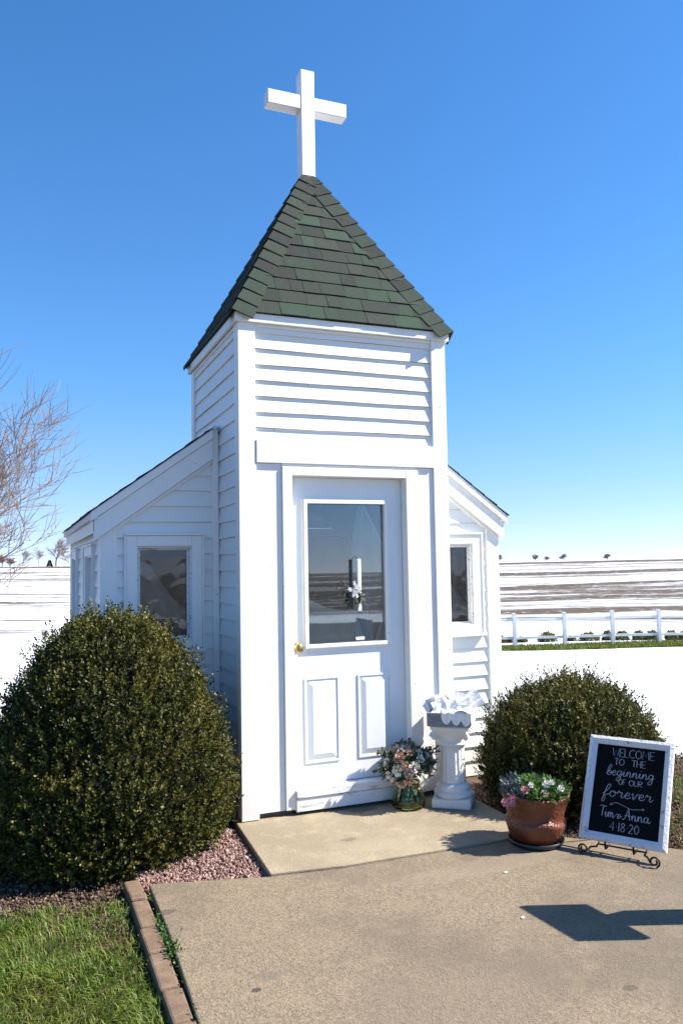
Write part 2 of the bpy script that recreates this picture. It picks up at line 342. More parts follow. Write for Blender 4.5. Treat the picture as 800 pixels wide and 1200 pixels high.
def m_ground():
    n = NT('snowy_ground'); p = n.pos(); sx = n.n('SeparateXYZ'); n.l(p, sx.inputs[0]); x, y = sx.outputs[0], sx.outputs[1]
    # field coordinates: a across the view, b along it
    fx, fy = FW[0], FW[1]; q = math.hypot(fx, fy); fx /= q; fy /= q
    b = n.math('ADD', n.math('MULTIPLY', x, fx), n.math('MULTIPLY', y, fy)); a = n.math('SUBTRACT', n.math('MULTIPLY', x, fy), n.math('MULTIPLY', y, fx))
    cb = n.n('CombineXYZ'); n.l(a, cb.inputs[0]); n.l(b, cb.inputs[1]); v = cb.outputs[0]
    s1 = n.noise(1, 5, .6, n.map(v, (.016, .17, 1)), dist=.2); s2 = n.noise(1, 6, .7, n.map(v, (.12, 1.3, 1))); s3 = n.noise(1, 3, .5, n.map(v, (.006, .035, 1), loc=(3.1, 1.7, 0)))
    rag = n.noise(1, 4, .7, n.map(v, (.7, 2.6, 1)))
    m = n.math('ADD', n.math('ADD', n.math('MULTIPLY', s1, .60), n.math('MULTIPLY', s2, .48)), n.math('MULTIPLY', s3, .20)); m = n.math('ADD', m, n.math('MULTIPLY', rag, .24))
    ex = n.math('SUBTRACT', n.math('MULTIPLY', n.step(a, 2.0, 18.0), .016), -.030)           # barer towards the right-hand field
    wob = n.math('ADD', n.math('ADD', b, n.math('MULTIPLY', a, .06)), n.math('MULTIPLY', n.math('SUBTRACT', n.noise(1, 3, .5, n.map(v, (.03, .03, 1))), .5), 8.0))
    br = n.noise(1, 4, .6, n.map(v, (.035, .02, 1), loc=(7.7, 2.3, 0)))
    for cen, wdt, amp, slope in ((47.0, 2.4, .28, -.06), (55.5, 3.2, .26, .08), (88.0, 4.0, .14, .35), (36.0, 1.6, .16, -.03), (68.0, 3.0, .14, .22), (125.0, 8.0, .12, .2)):
        bd = n.math('SUBTRACT', 1.0, n.step(n.math('ABSOLUTE', n.math('SUBTRACT', n.math('ADD', wob, n.math('MULTIPLY', a, -slope)), cen)), 0.0, wdt)); ex = n.math('ADD', ex, n.math('MULTIPLY', bd, n.math('MULTIPLY', n.math('MULTIPLY', n.step(a, 4.0, 22.0), n.step(br, .22, .45)), amp)))
    bd = n.math('SUBTRACT', 1.0, n.step(n.math('ABSOLUTE', n.math('SUBTRACT', wob, 188.0)), 4.0, 9.0)); ex = n.math('ADD', ex, n.math('MULTIPLY', bd, .15))   # stubble along the crest
    bd = n.math('SUBTRACT', 1.0, n.step(n.math('ABSOLUTE', n.math('SUBTRACT', wob, 31.0)), .5, 1.6)); ex = n.math('ADD', ex, n.math('MULTIPLY', bd, n.math('MULTIPLY', n.math('SUBTRACT', 1.0, n.step(a, -4.0, 2.0)), .13)))
    m = n.math('ADD', m, ex)
    far = n.step(b, 27.0, 42.0); farback = n.step(n.math('MULTIPLY', b, -1.0), 22.0, 40.0); m = n.math('ADD', m, n.math('MULTIPLY', farback, .075))
    dirt = n.math('MULTIPLY', n.step(m, .775, .87), n.math('MAXIMUM', far, farback))
    clod = n.noise(1, 5, .75, n.map(v, (.9, .55, 1))); dirt = n.math('MULTIPLY', dirt, n.step(clod, .26, .46))
    dcol = n.ramp(n.noise(1, 4, .7, n.map(v, (.5, 2.5, 1))), [(.3, (.055, .040, .024)), (.7, (.135, .105, .068))])
    snow = n.mix(n.step(n.noise(.5, 4, .6, p), .35, .7), (.68, .685, .70), (.60, .61, .63))
    k = n.mix(dirt, snow, dcol)
    # lawn and soil near the chapel, ragged edge of the snow
    edge = n.math('ADD', n.math('SUBTRACT', n.math('ADD', y, n.math('MULTIPLY', x, .72)), 3.45), n.math('MULTIPLY', n.math('SUBTRACT', n.noise(1.2, 5, .65, p), .5), 2.6))
    back = n.math('ADD', n.math('SUBTRACT', n.math('MULTIPLY', y, -1.0), 30.0), n.math('MULTIPLY', n.math('SUBTRACT', n.noise(.35, 5, .65, p), .5), 9.0))
    isnow = n.math('MAXIMUM', n.step(edge, -.08, .10), n.step(back, -.2, .3))
    tuft = n.math('MULTIPLY', n.step(n.noise(2.6, 5, .7, p), .66, .72), n.math('SUBTRACT', 1.0, n.step(edge, .0, 3.2)))
    isnow = n.math('MULTIPLY', isnow, n.math('SUBTRACT', 1.0, tuft))
    g1 = n.noise(5, 6, .7, p); lawn = n.ramp(g1, [(.3, (.04, .024, .014)), (.5, (.075, .047, .028)), (.7, (.075, .070, .028))])
    # muddy bed next to the path on the right and round the chapel
    bed = n.math('SUBTRACT', 1.0, n.step(n.math('ADD', n.math('ABSOLUTE', n.math('SUBTRACT', n.math('ADD', y, n.math('MULTIPLY', x, .0)), .2)), n.math('MULTIPLY', n.noise(3, 4, .6, p), .5)), 1.1, 1.35))
    lawn = n.mix(bed, lawn, n.ramp(g1, [(.3, (.05, .032, .022)), (.6, (.13, .085, .06)), (.75, (.2, .14, .1))]))
    k = n.mix(isnow, lawn, k)
    # exposed green strip along the fence
    t = (fence_b-fence_a); t = t/np.linalg.norm(t[:2]); nx, ny = -t[1], t[0]
    dl = n.math('SUBTRACT', n.math('ADD', n.math('MULTIPLY', x, nx), n.math('MULTIPLY', y, ny)), fence_a[0]*nx+fence_a[1]*ny)
    dl = n.math('ADD', n.math('ABSOLUTE', n.math('ADD', dl, .55)), n.math('MULTIPLY', n.math('SUBTRACT', n.noise(.8, 4, .6, p), .5), .9))
    strip = n.math('MULTIPLY', n.math('SUBTRACT', 1.0, n.step(dl, 1.05, 1.25)), n.step(x, 8.0, 9.0))
    k = n.mix(strip, k, n.ramp(n.noise(3, 4, .7, p), [(.3, (.06, .075, .025)), (.7, (.12, .15, .05))]))
    n.bump(n.noise(9, 5, .6, p), .3, .03); return n.done(k, .8, spec=.2)
M['ground'] = m_ground()
tag(g.build('ground', M['ground'], smooth=True), kind='structure')

# concrete stoop and path
def slab(name, poly, z0, z1, mat, bevel=.006):
    b = MB(); b.prism([(x, y, 0) for x, y in poly], np.array([0, 0, z0]), np.array([0, 0, z1])); o = b.build(name, mat, bevel=bevel); return tag(o, kind='structure')
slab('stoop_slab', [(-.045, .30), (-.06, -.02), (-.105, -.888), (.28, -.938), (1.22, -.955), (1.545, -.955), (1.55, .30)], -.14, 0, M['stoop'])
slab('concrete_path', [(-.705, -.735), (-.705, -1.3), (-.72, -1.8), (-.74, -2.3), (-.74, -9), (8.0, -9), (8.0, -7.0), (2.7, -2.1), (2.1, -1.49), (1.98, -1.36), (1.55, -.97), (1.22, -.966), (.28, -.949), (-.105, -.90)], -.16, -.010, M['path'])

# ------------------------------------------------------------------ chapel
W, D, H = 1.475, 1.465, 3.205
XC = W/2
ch = empty('chapel', (XC, D, 0))
tag(ch, 'small white clapboard wedding chapel with a green pyramid roofed tower topped by a cross', 'chapel')
ch_inv = Vector((-XC, -D, 0))
def P(mb, name, mat, parent=None, **kw):
    """part of the chapel: coordinates are world; shift to the chapel's base."""
    if parent is None or parent is ch:
        mb.v = [(q[0]-XC, q[1]-D, q[2]) for q in mb.v]; return mb.build(name, mat, ch, **kw)
    mb.v = [(q[0]-XC, q[1]-D, q[2]) for q in mb.v]; return mb.build(name, mat, parent, **kw)

def siding(mb, O, U, N, z0, z1, h, lim, holes=(), flat_off=None, seed=1):
    """lap siding on the vertical plane O + a U, outward N; lim(z)->(a0,a1); holes=[(a0,a1,z0,z1)]"""
    O, U, N = map(np.array, (O, U, N)); rnd = random.Random(seed)
    zc = z0; k = 0
    while zc < z1-1e-6:
        zt = min(zc+h, z1); jit = rnd.uniform(-.002, .002)
        cuts = sorted({zc, zt} | {q for hh in holes for q in (hh[2], hh[3]) if zc < q < zt})
        for za, zb in zip(cuts[:-1], cuts[1:]):
            ia, ib = lim(za), lim(zb); segs = [(0.0, 1.0)]
            zm = (za+zb)/2; im = lim(zm)
            if im[1]-im[0] < .005: continue
            L = im[1]-im[0]
            for hh in holes:
                if hh[2] <= zm <= hh[3]:
                    f0, f1 = (hh[0]-im[0])/L, (hh[1]-im[0])/L; ns = []
                    for s0, s1 in segs:
                        if f1 <= s0 or f0 >= s1: ns.append((s0, s1)); continue
                        if f0 > s0: ns.append((s0, f0))
                        if f1 < s1: ns.append((f1, s1))
                    segs = ns
            for s0, s1 in segs:
                m = max(1, int((s1-s0)*L/.45)) if flat_off is None else 1
                for j in range(m):
                    t0, t1 = s0+(s1-s0)*j/m, s0+(s1-s0)*(j+1)/m
                    def pt(i, t, z, off): return O+U*(i[0]+(i[1]-i[0])*t)+N*off+np.array([0, 0, z])
                    if flat_off is not None:
                        mb.quad(pt(ia, t0, za, flat_off), pt(ia, t1, za, flat_off), pt(ib, t1, zb, flat_off), pt(ib, t0, zb, flat_off)); continue
                    wob = lambda t: .0022*math.sin(t*L*5+k*2.3)+jit*.5
                    fa, fb = (za-zc)/h, (zb-zc)/h; oa = .018*(1-fa)+.003*fa; ob = .018*(1-fb)+.003*fb
                    d0 = wob(t0) if za == zc else 0; d1 = wob(t1) if za == zc else 0
                    mb.quad(pt(ia, t0, za+d0, oa), pt(ia, t1, za+d1, oa), pt(ib, t1, zb, ob), pt(ib, t0, zb, ob))
                    if za == zc: mb.quad(pt(ia, t1, za+d1, oa), pt(ia, t0, za+d0, oa), pt(ia, t0, za+d0+.001, 0.0), pt(ia, t1, za+d1+.001, 0.0))
        zc = zt; k += 1
LAP = .111
NY = .606; NX0, NX1, NYB = -.802, 2.277, 3.83
RK = .72                                                            # roof pitch of the nave
RZ0 = 2.615                                                         # top of nave roof at x = 0
def nave_top(x): return RZ0+RK*min(x, W-x) if 0 <= x <= W else (RZ0+RK*x if x < 0 else RZ0-RK*(x-W))
zroof_und = -.06
# tower siding
door_hole = (.32, 1.18, -.2, 2.25)
t_s = MB()
siding(t_s, (0, 0, 0), (1, 0, 0), (0, -1, 0), 2.40, H, LAP*.945, lambda z: (.05, W-.05), seed=2)
siding(t_s, (0, 0, 0), (0, 1, 0), (-1, 0, 0), -.091, H, LAP, lambda z: (.02, D), holes=[(NY+.08, D+.1, -.1, 2.3)], seed=3)
siding(t_s, (W, 0, 0), (0, 1, 0), (1, 0, 0), -.091, H, LAP, lambda z: (.02, D), holes=[(NY+.08, D+.1, -.1, 2.3)], seed=4)
siding(t_s, (W, D, 0), (-1, 0, 0), (0, 1, 0), 2.6, H, LAP, lambda z: (0, W), seed=5)
P(t_s, 'tower_siding', M['siding'])
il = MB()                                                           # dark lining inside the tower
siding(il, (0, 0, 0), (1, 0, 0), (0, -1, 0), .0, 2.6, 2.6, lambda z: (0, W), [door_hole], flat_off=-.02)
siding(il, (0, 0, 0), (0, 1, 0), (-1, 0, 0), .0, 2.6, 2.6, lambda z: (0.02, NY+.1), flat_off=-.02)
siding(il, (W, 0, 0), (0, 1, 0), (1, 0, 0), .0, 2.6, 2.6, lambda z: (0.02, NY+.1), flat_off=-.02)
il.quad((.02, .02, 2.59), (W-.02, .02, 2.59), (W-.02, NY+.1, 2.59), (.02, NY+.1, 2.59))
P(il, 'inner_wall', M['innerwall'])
# tower corner boards (front: two leaves each)
for sx in (0, 1):
    b = MB(); x0 = -.028 if sx == 0 else W-.087
    b.prism([(x0, -.028, 0), (x0+.115, -.028, 0), (x0+.115, .0, 0), (x0, .0, 0)], np.array([0, 0, .004]), np.array([0, 0, H]))
    if sx == 0: b.box(-.028, -.002, .003, .07, .012, H-.002)
    else: b.box(W+.002, W+.028, .003, .07, .012, H-.002)
    P(b, 'corner_board', M['trim'], bevel=.003)
for sx in (0, 1):
    b = MB()
    if sx == 0: b.box(-.026, -.001, D-.085, D+.02, 2.2, H-.003)
    else: b.box(W+.001, W+.026, D-.085, D+.02, 2.2, H-.003)
    P(b, 'corner_board', M['trim'], bevel=.003)
# frieze board + panels beside the door
b = MB(); b.box(.089, W-.089, -.034, .004, 2.272, 2.424); P(b, 'frieze_board', M['trim'], bevel=.003)
for a0, a1 in ((.089, .262), (1.262, W-.089)):
    b = MB(); b.box(a0, a1, -.014, .006, .035, 2.27); P(b, 'side_panel', M['panel'], bevel=.002)
# eave fascia of the tower
OV = .050
b = MB()
for (x0, x1, y0, y1) in ((-OV, W+OV, -OV, -OV+.02), (-OV, W+OV, D+OV-.02, D+OV), (-OV, -OV+.02, -OV+.022, D+OV-.022), (W+OV-.02, W+OV, -OV+.022, D+OV-.022)):
    b.box(x0, x1, y0, y1, H-.012, H+.048)
b.box(-OV+.021, W+OV-.021, -OV+.021, D+OV-.021, H+.004, H+.016)
P(b, 'eave_fascia', M['trim'], bevel=.002)
b = MB(); b.box(.09, W-.09, -.024, -.003, H-.034, H-.002); b.box(-.022, -.004, .075, D-.09, H-.034, H-.002); P(b, 'eave_moulding', M['trim'])

# shingled pyramid
def shingle_face(mb, A, B, apex, expo, seed, tmin=.10, tmax=.30, top=1.0, apex2=None):
    A, B, apex = map(np.array, (A, B, apex)); apex2 = apex if apex2 is None else np.array(apex2)
    U = (B-A)/np.linalg.norm(B-A); mid = (A+B)/2; Vv = (apex+apex2)/2-mid; Vv = Vv-U*np.dot(U, Vv); Ls = np.linalg.norm(Vv); Vv /= Ls
    N = np.cross(U, Vv); rnd = random.Random(seed)
    def lim(v):
        t = v/Ls; a = A+(apex-A)*t; c = B+(apex2-B)*t; return np.dot(a-A, U), np.dot(c-A, U)
    mb.quad(A-N*.002, B-N*.002, apex2-N*.002, apex-N*.002) if np.linalg.norm(apex-apex2) > 1e-6 else mb.add([A-N*.002, B-N*.002, apex-N*.002], [(0, 1, 2)])
    v = 0.0; r = 0
    while v < Ls*top-.02:
        v1 = min(v+expo, Ls*top); vh = min(v1+.02, Ls*top); l0 = lim(v); u = l0[0]-rnd.uniform(0, tmax); 
        while u < l0[1]:
            w_ = rnd.uniform(tmin, tmax); ua, ub = u, u+w_; u = ub
            th = rnd.choice((.003, .004, .007)); gap = .0012
            def cl(q, vv): 
                l = lim(vv); return min(max(q, l[0]), l[1])
            if cl(ub, v)-cl(ua, v) < .004: continue
            dv = rnd.uniform(-.003, .003)
            p = [A+U*cl(ua+gap, v)+Vv*(v+dv), A+U*cl(ub-gap, v)+Vv*(v+dv), A+U*cl(ub-gap, vh)+Vv*vh, A+U*cl(ua+gap, vh)+Vv*vh]
            t0, t1 = th+.005, .0015
            q = [p[0]+N*t0, p[1]+N*t0, p[2]+N*t1, p[3]+N*t1, p[0]+N*.0005, p[1]+N*.0005]
            mb.add(q, [(0, 1, 2, 3), (4, 5, 1, 0), (4, 0, 3), (5, 2, 1)])
        v = v1; r += 1
RO = OV+.010; ZE = H+.05
cs = [np.array(q) for q in ((-RO, -RO, ZE), (W+RO, -RO, ZE), (W+RO, D+RO, ZE), (-RO, D+RO, ZE))]
AP = np.array([XC, D/2, 4.712])
b = MB()
for i in range(4): shingle_face(b, cs[i], cs[(i+1) % 4], AP, .120, 11+i, .09, .28)
b.add([cs[0]-[0, 0, .004], cs[1]-[0, 0, .004], cs[2]-[0, 0, .004], cs[3]-[0, 0, .004]], [(3, 2, 1, 0)])
roof = P(b, 'tower_roof', M['shingle'])
for i in range(4):
    b = MB(); c0 = cs[i]; L = np.linalg.norm(AP-c0); dirv = (AP-c0)/L
    nl = np.cross(cs[i]-cs[i-1], AP-cs[i]); nl /= np.linalg.norm(nl); nrr = np.cross(cs[(i+1) % 4]-cs[i], AP-cs[i]); nrr /= np.linalg.norm(nrr)
    el = unit(cs[i-1]-cs[i]); er = unit(cs[(i+1) % 4]-cs[i])
    el = unit(el-dirv*np.dot(el, dirv)); er = unit(er-dirv*np.dot(er, dirv)); up_ = unit(nl+nrr)
    s = -.01; ex = .116; wd = .135; rnd = random.Random(i+50)
    while s < L-.13:
        s2 = min(s+ex+.03, L-.085); ws = wd+rnd.uniform(-.006, .006); h0, h1 = .023+rnd.uniform(0, .004), .010
        p0, p1 = c0+dirv*s, c0+dirv*s2
        sk_ = .016                                                   # lower edge of the flaps hangs a little further down
        A0 = p0+up_*h0; L0 = p0+el*ws-dirv*0+nl*(h0*.55); R0 = p0+er*ws+nrr*(h0*.55)
        A1 = p1+up_*h1; L1 = p1+el*ws+nl*.006; R1 = p1+er*ws+nrr*.006
        t = -up_*.006
        b.add([L0, A0, R0, L1, A1, R1, L0+nl*-.009, A0-up_*.010, R0+nrr*-.009, L1-nl*.006, R1-nrr*.006],
              [(0, 1, 4, 3), (1, 2, 5, 4), (6, 7, 1, 0), (7, 8, 2, 1), (6, 0, 3, 9), (8, 10, 5, 2)])
        s += ex+rnd.uniform(-.006, .006)
    P(b, 'hip_cap', M['shingle'], roof)
# cross
b = MB(); cw = .112; cy0, cy1 = D/2-.056, D/2+.056
b.box(XC-cw/2, XC+cw/2, cy0, cy1, 4.50, 5.487)
b.box(.413, XC-cw/2-.001, cy0+.004, cy1-.004, 5.163, 5.276); b.box(XC+cw/2+.001, 1.066, cy0+.004, cy1-.004, 5.163, 5.276)
P(b, 'cross', M['crosspaint'], bevel=.005)

# nave siding
n_s = MB(); n_i = MB()
wf = [(-.585, -.212, 1.10, 1.75), (W+.212, W+.585, 1.10, 1.75)]      # front window openings (x0,x1,z0,z1)
def lim_front(z):
    xl = max(NX0, (z-(RZ0+zroof_und))/RK); return xl, -.003
siding(n_s, (0, NY, 0), (1, 0, 0), (0, -1, 0), -.081, 2.55, LAP, lim_front, [wf[0]], seed=7)
siding(n_s, (0, NY, 0), (1, 0, 0), (0, -1, 0), -.081, 2.55, LAP, lambda z: (W+.003, W-lim_front(z)[0]), [wf[1]], seed=8)
ZW = RZ0+RK*NX0+zroof_und
sidew = [(1.17, 1.80), (2.87, 3.46)]
hs_ = [(a, c, 1.05, 1.70) for a, c in sidew]
siding(n_s, (NX0, 0, 0), (0, 1, 0), (-1, 0, 0), -.081, ZW, LAP, lambda z: (NY, NYB), hs_, seed=9)
siding(n_s, (NX1, 0, 0), (0, 1, 0), (1, 0, 0), -.081, ZW, LAP, lambda z: (NY, NYB), hs_, seed=10)
siding(n_s, (W, NYB, 0), (-1, 0, 0), (0, 1, 0), -.081, 3.05, LAP, lambda z: ((z-RZ0)/RK if z > ZW else NX0, W-((z-RZ0)/RK) if z > ZW else W-NX0), seed=12)
P(n_s, 'nave_siding', M['siding'])
for (O, U, N, lim, hl) in (((0, NY, 0), (1, 0, 0), (0, -1, 0), lambda z: (NX0+.03, -.003), [wf[0]]), ((0, NY, 0), (1, 0, 0), (0, -1, 0), lambda z: (W+.003, NX1-.03), [wf[1]]),
                           ((NX0, 0, 0), (0, 1, 0), (-1, 0, 0), lambda z: (NY, NYB), hs_), ((NX1, 0, 0), (0, 1, 0), (1, 0, 0), lambda z: (NY, NYB), hs_),
                           ((0, NYB, 0), (1, 0, 0), (0, 1, 0), lambda z: (NX0, NX1), [])):
    siding(n_i, O, U, N, 0, 1.93, 1.93, lim, hl, flat_off=-.03)
n_i.add([(NX0, NY, 1.93), (0, NY, 2.48), (0, NYB, 2.48), (NX0, NYB, 1.93)], [(0, 1, 2, 3)]); n_i.add([(NX1, NY, 1.93), (W, NY, 2.48), (W, NYB, 2.48), (NX1, NYB, 1.93)], [(3, 2, 1, 0)])
n_i.quad((0, NY, 2.6), (W, NY, 2.6), (W, NYB, 2.6), (0, NYB, 2.6))
P(n_i, 'nave_inner_wall', M['innerwall'])
b = MB(); b.box(0.03, W-.03, .09, NY, -.02, .10); b.box(NX0+.03, NX1-.03, NY+.002, NYB-.03, -.02, .10); P(b, 'floor_boards', M['darkwood'])
# nave corner boards and joint trims
for sx in (-1, 1):
    for back in (0, 1):
        b = MB(); x = NX0 if sx < 0 else NX1; yy = NY if not back else NYB; sy = -1 if not back else 1
        x0, x1 = sorted((x+sx*.026, x-sx*.085)); y0, y1 = sorted((yy+sy*.026, yy+sy*.002)); b.box(x0, x1, y0, y1, -.09, ZW+.015)
        x0, x1 = sorted((x+sx*.026, x+sx*.002)); y0, y1 = sorted((yy-sy*.001, yy-sy*.085)); b.box(x0, x1, y0, y1, -.089, ZW+.013)
        P(b, 'corner_board', M['trim'], bevel=.003)
    b = MB()
    if sx < 0: b.box(-.062, -.019, NY-.03, NY-.001, -.09, 2.585)
    else: b.box(W+.019, W+.062, NY-.03, NY-.001, -.09, 2.585)
    P(b, 'joint_trim', M['trim'], bevel=.002)
# nave roof: two slopes with shingles, rake boards, eave boards
for sx in (-1, 1):
    xe = -.905 if sx < 0 else W+.905; ye0, ye1 = NY-.075, NYB+.08
    ze = RZ0+RK*(-.905)+.012
    b = MB(); ridge_z = RZ0+RK*XC+.012
    A, B2, a1, a2 = ((xe, ye1, ze), (xe, ye0, ze), (XC, ye1, ridge_z), (XC, ye0, ridge_z)) if sx < 0 else ((xe, ye0, ze), (xe, ye1, ze), (XC, ye0, ridge_z), (XC, ye1, ridge_z))
    # the slope is cut where the tower stands: build the part beside the tower and the part behind it
    zt = RZ0+.012; xt = -.03 if sx < 0 else W+.03; zt2 = RZ0+RK*(-.03)+.012
    if sx < 0: shingle_face(b, A, B2, (xt, ye1, zt2), .14, 31, apex2=(xt, ye0, zt2)); shingle_face(b, (xt, ye1, zt2), (xt, D+.03, zt2), (XC, ye1, ridge_z), .14, 33, apex2=(XC, D+.03, ridge_z))
    else: shingle_face(b, A, B2, (xt, ye0, zt2), .14, 32, apex2=(xt, ye1, zt2)); shingle_face(b, (xt, D+.03, zt2), (xt, ye1, zt2), (XC, D+.03, ridge_z), .14, 34, apex2=(XC, ye1, ridge_z))
    P(b, 'nave_roof', M['shingle'])
    s_ = 1 if sx < 0 else -1; fx = lambda x: x if sx < 0 else W-x
    # rake board (front), thin drip strip above it
    def rake(x0, x1, top, bot, y0, y1, name):
        b = MB(); pl = [(fx(x0), 0, RZ0+RK*x0+top), (fx(x1), 0, RZ0+RK*x1+top), (fx(x1), 0, RZ0+RK*x1+bot), (fx(x0), 0, RZ0+RK*x0+bot)]
        if sx > 0: pl = pl[::-1]
        b.prism(pl, np.array([0, y1, 0]), np.array([0, y0, 0])); return P(b, name, M['trim'], bevel=.002)
    rake(-.868, -.064, -.060, -.205, NY-.052, NY-.001, 'rake_board')
    rake(-.893, -.064, .008, -.058, NY-.068, NY-.001, 'rake_drip_board')
    rake(-.80, -.064, -.207, -.232, NY-.030, NY-.001, 'rake_moulding')
    # eave fascia along the side
    b = MB(); x0, x1 = sorted((fx(-.868), fx(-.846))); b.box(x0, x1, NY-.050, NYB+.06, 1.845, RZ0+RK*-.868-.062); P(b, 'eave_board', M['trim'], bevel=.002)
    b = MB(); x0, x1 = sorted((fx(-.894), fx(-.846))); b.box(x0, x1, NY-.066, NYB+.062, RZ0+RK*-.868-.060, RZ0+RK*-.894+.006); P(b, 'drip_board', M['weathered'], bevel=.002)
    b = MB(); x0, x1 = sorted((fx(-.845), fx(-.80))); b.box(x0, x1, NY-.0, NYB, 1.862, 1.878); P(b, 'soffit', M['trim'])
    b = MB(); x0, x1 = sorted((fx(-.826), fx(-.804))); b.box(x0, x1, NY+.09, NYB-.09, 1.83, 1.861); P(b, 'eave_moulding', M['weathered'])

# windows
def window(axis, a0, a1, z0, z1, face, sgn, curtain):
    """a0..a1 along the wall, face = wall plane coordinate, sgn = outward sign on the other axis"""
    def bx(mb, p0, p1, q0, q1, za, zb):                              # p along wall, q = outward depth
        if axis == 'x':
            y0, y1 = sorted((face+sgn*q0, face+sgn*q1)); mb.box(p0, p1, y0, y1, za, zb)
        else:
            x0, x1 = sorted((face+sgn*q0, face+sgn*q1)); mb.box(x0, x1, p0, p1, za, zb)
    m = MB(); cwid = .072
    bx(m, a0-cwid, a0, .0, .034, z0-.055, z1+cwid); bx(m, a1, a1+cwid, .0, .034, z0-.055, z1+cwid)
    bx(m, a0+.0005, a1-.0005, .0, .034, z1, z1+cwid-.0005); bx(m, a0+.0005, a1-.0005, .0, .034, z0-.0545, z0)
    bx(m, a0-cwid-.012, a1+cwid+.012, .001, .046, z1+cwid+.001, z1+cwid+.018)
    bx(m, a0-cwid-.014, a0-cwid-.001, .001, .042, z0-.06, z1+cwid); bx(m, a1+cwid+.001, a1+cwid+.014, .001, .042, z0-.06, z1+cwid)
    win = P(m, 'window', M['trim'], bevel=.003)
    m = MB(); sw = .026
    for (q0, q1, s0, s1) in ((-.06, .016, 0, .012), (-.055, -.012, .0125, sw)):
        bx(m, a0+s0, a0+s1, q0, q1, z0+s0, z1-s0); bx(m, a1-s1, a1-s0, q0, q1, z0+s0, z1-s0)
        bx(m, a0+s1+.0004, a1-s1-.0004, q0, q1, z1-s1, z1-s0-.0004); bx(m, a0+s1+.0004, a1-s1-.0004, q0, q1, z0+s0+.0004, z0+s1)
    P(m, 'sash', M['weathered'] if axis == 'x' else M['trim'], win)
    m = MB(); bx(m, a0-cwid-.02, a1+cwid+.02, .001, .06, z0-.088, z0-.062); P(m, 'sill', M['trim'], win, bevel=.004)
    m = MB(); bx(m, a0+sw, a1-sw, -.036, -.030, z0+sw, z1-sw); P(m, 'pane', M['winglass'], win)
    if curtain:
        m = MB(); nU, nV = 26, 22; rnd = np.random.default_rng(curtain); vs = []; 
        for j in range(nV+1):
            for i in range(nU+1):
                u, v = i/nU, j/nV; q = -.10-.05*vnoise(np.array(u*4.), np.array(v*3.), curtain)-.03*math.sin(u*9+v*5)
                p_ = a0-.02+(a1-a0+.04)*u; top = z0+(z1-z0)*(.78-.55*u*u+.08*math.sin(u*7)); z_ = z0-.05+(top-z0+.05)*v
                vs.append((p_, face+sgn*q, z_) if axis == 'x' else (face+sgn*q, p_, z_))
        m.add(vs, [(j*(nU+1)+i, j*(nU+1)+i+1, (j+1)*(nU+1)+i+1, (j+1)*(nU+1)+i) for j in range(nV) for i in range(nU)])
        P(m, 'bunched_curtain', M['drape'], win, smooth=True)
    return win
window('x', wf[0][0], wf[0][1], wf[0][2], wf[0][3], NY, -1, 3)
window('x', wf[1][0], wf[1][1], wf[1][2], wf[1][3], NY, -1, 5)
for a, c in sidew: window('y', a, c, 1.05, 1.70, NX0, -1, 0)
for a, c in sidew: window('y', a, c, 1.05, 1.70, NX1, 1, 0)

# door frame, door, threshold
DX0, DX1, DZ0, DZ1, DY = .338, 1.160, .163, 2.190, .047
b = MB(); cs_ = .066
b.box(.2635, DX0-.006, -.030, .0, .036, DZ1+.062); b.box(DX1+.006, 1.2605, -.030, .0, .036, DZ1+.062)
b.box(DX0-.0055, DX1+.0055, -.030, .0, DZ1+.004, DZ1+.062); b.box(.2635, 1.2605, -.020, .0, DZ1+.0625, 2.2718)
b.box(DX0-.022, DX0-.002, .0005, .13, .10, DZ1+.018); b.box(DX1+.002, DX1+.022, .0005, .13, .10, DZ1+.018); b.box(DX0-.0015, DX1+.0015, .0005, .13, DZ1+.002, DZ1+.018)
P(b, 'door_frame', M['trim'], bevel=.003)
b = MB(); b.box(.3285, 1.196, -.052, .075, .108, .158); P(b, 'door_sill', M['weathered'], bevel=.004)
b = MB(); b.box(.3285, 1.196, -.044, -.012, .022, .104); P(b, 'riser_board', M['weathered'], bevel=.003)
GX0, GX1, GZ0, GZ1 = .452, 1.026, 1.072, 2.016
b = MB(); y0, y1 = DY, DY+.042
b.box(DX0, GX0, y0, y1, DZ0, DZ1); b.box(GX1, DX1, y0, y1, DZ0, DZ1); b.box(GX0+.0003, GX1-.0003, y0, y1, DZ0, GZ0); b.box(GX0+.0003, GX1-.0003, y0, y1, GZ1, DZ1)
door = P(b, 'door', M['doorpaint'])
b = MB()
def ringbox(b, x0, x1, z0, z1, wd, ya, yb):
    b.box(x0, x0+wd, ya, yb, z0, z1); b.box(x1-wd, x1, ya, yb, z0, z1); b.box(x0+wd+.0003, x1-wd-.0003, ya, yb, z1-wd, z1); b.box(x0+wd+.0003, x1-wd-.0003, ya, yb, z0, z0+wd)
ringbox(b, GX0-.034, GX1+.034, GZ0-.034, GZ1+.034, .034, DY-.013, DY-.0005); ringbox(b, GX0-.024, GX1+.024, GZ0-.024, GZ1+.024, .026, DY-.021, DY-.0135)
P(b, 'glazing_frame', M['trim'], door, bevel=.003)
b = MB(); b.box(GX0+.0005, GX1-.0005, DY+.014, DY+.020, GZ0+.0005, GZ1-.0005); P(b, 'pane', M['glass'], door)
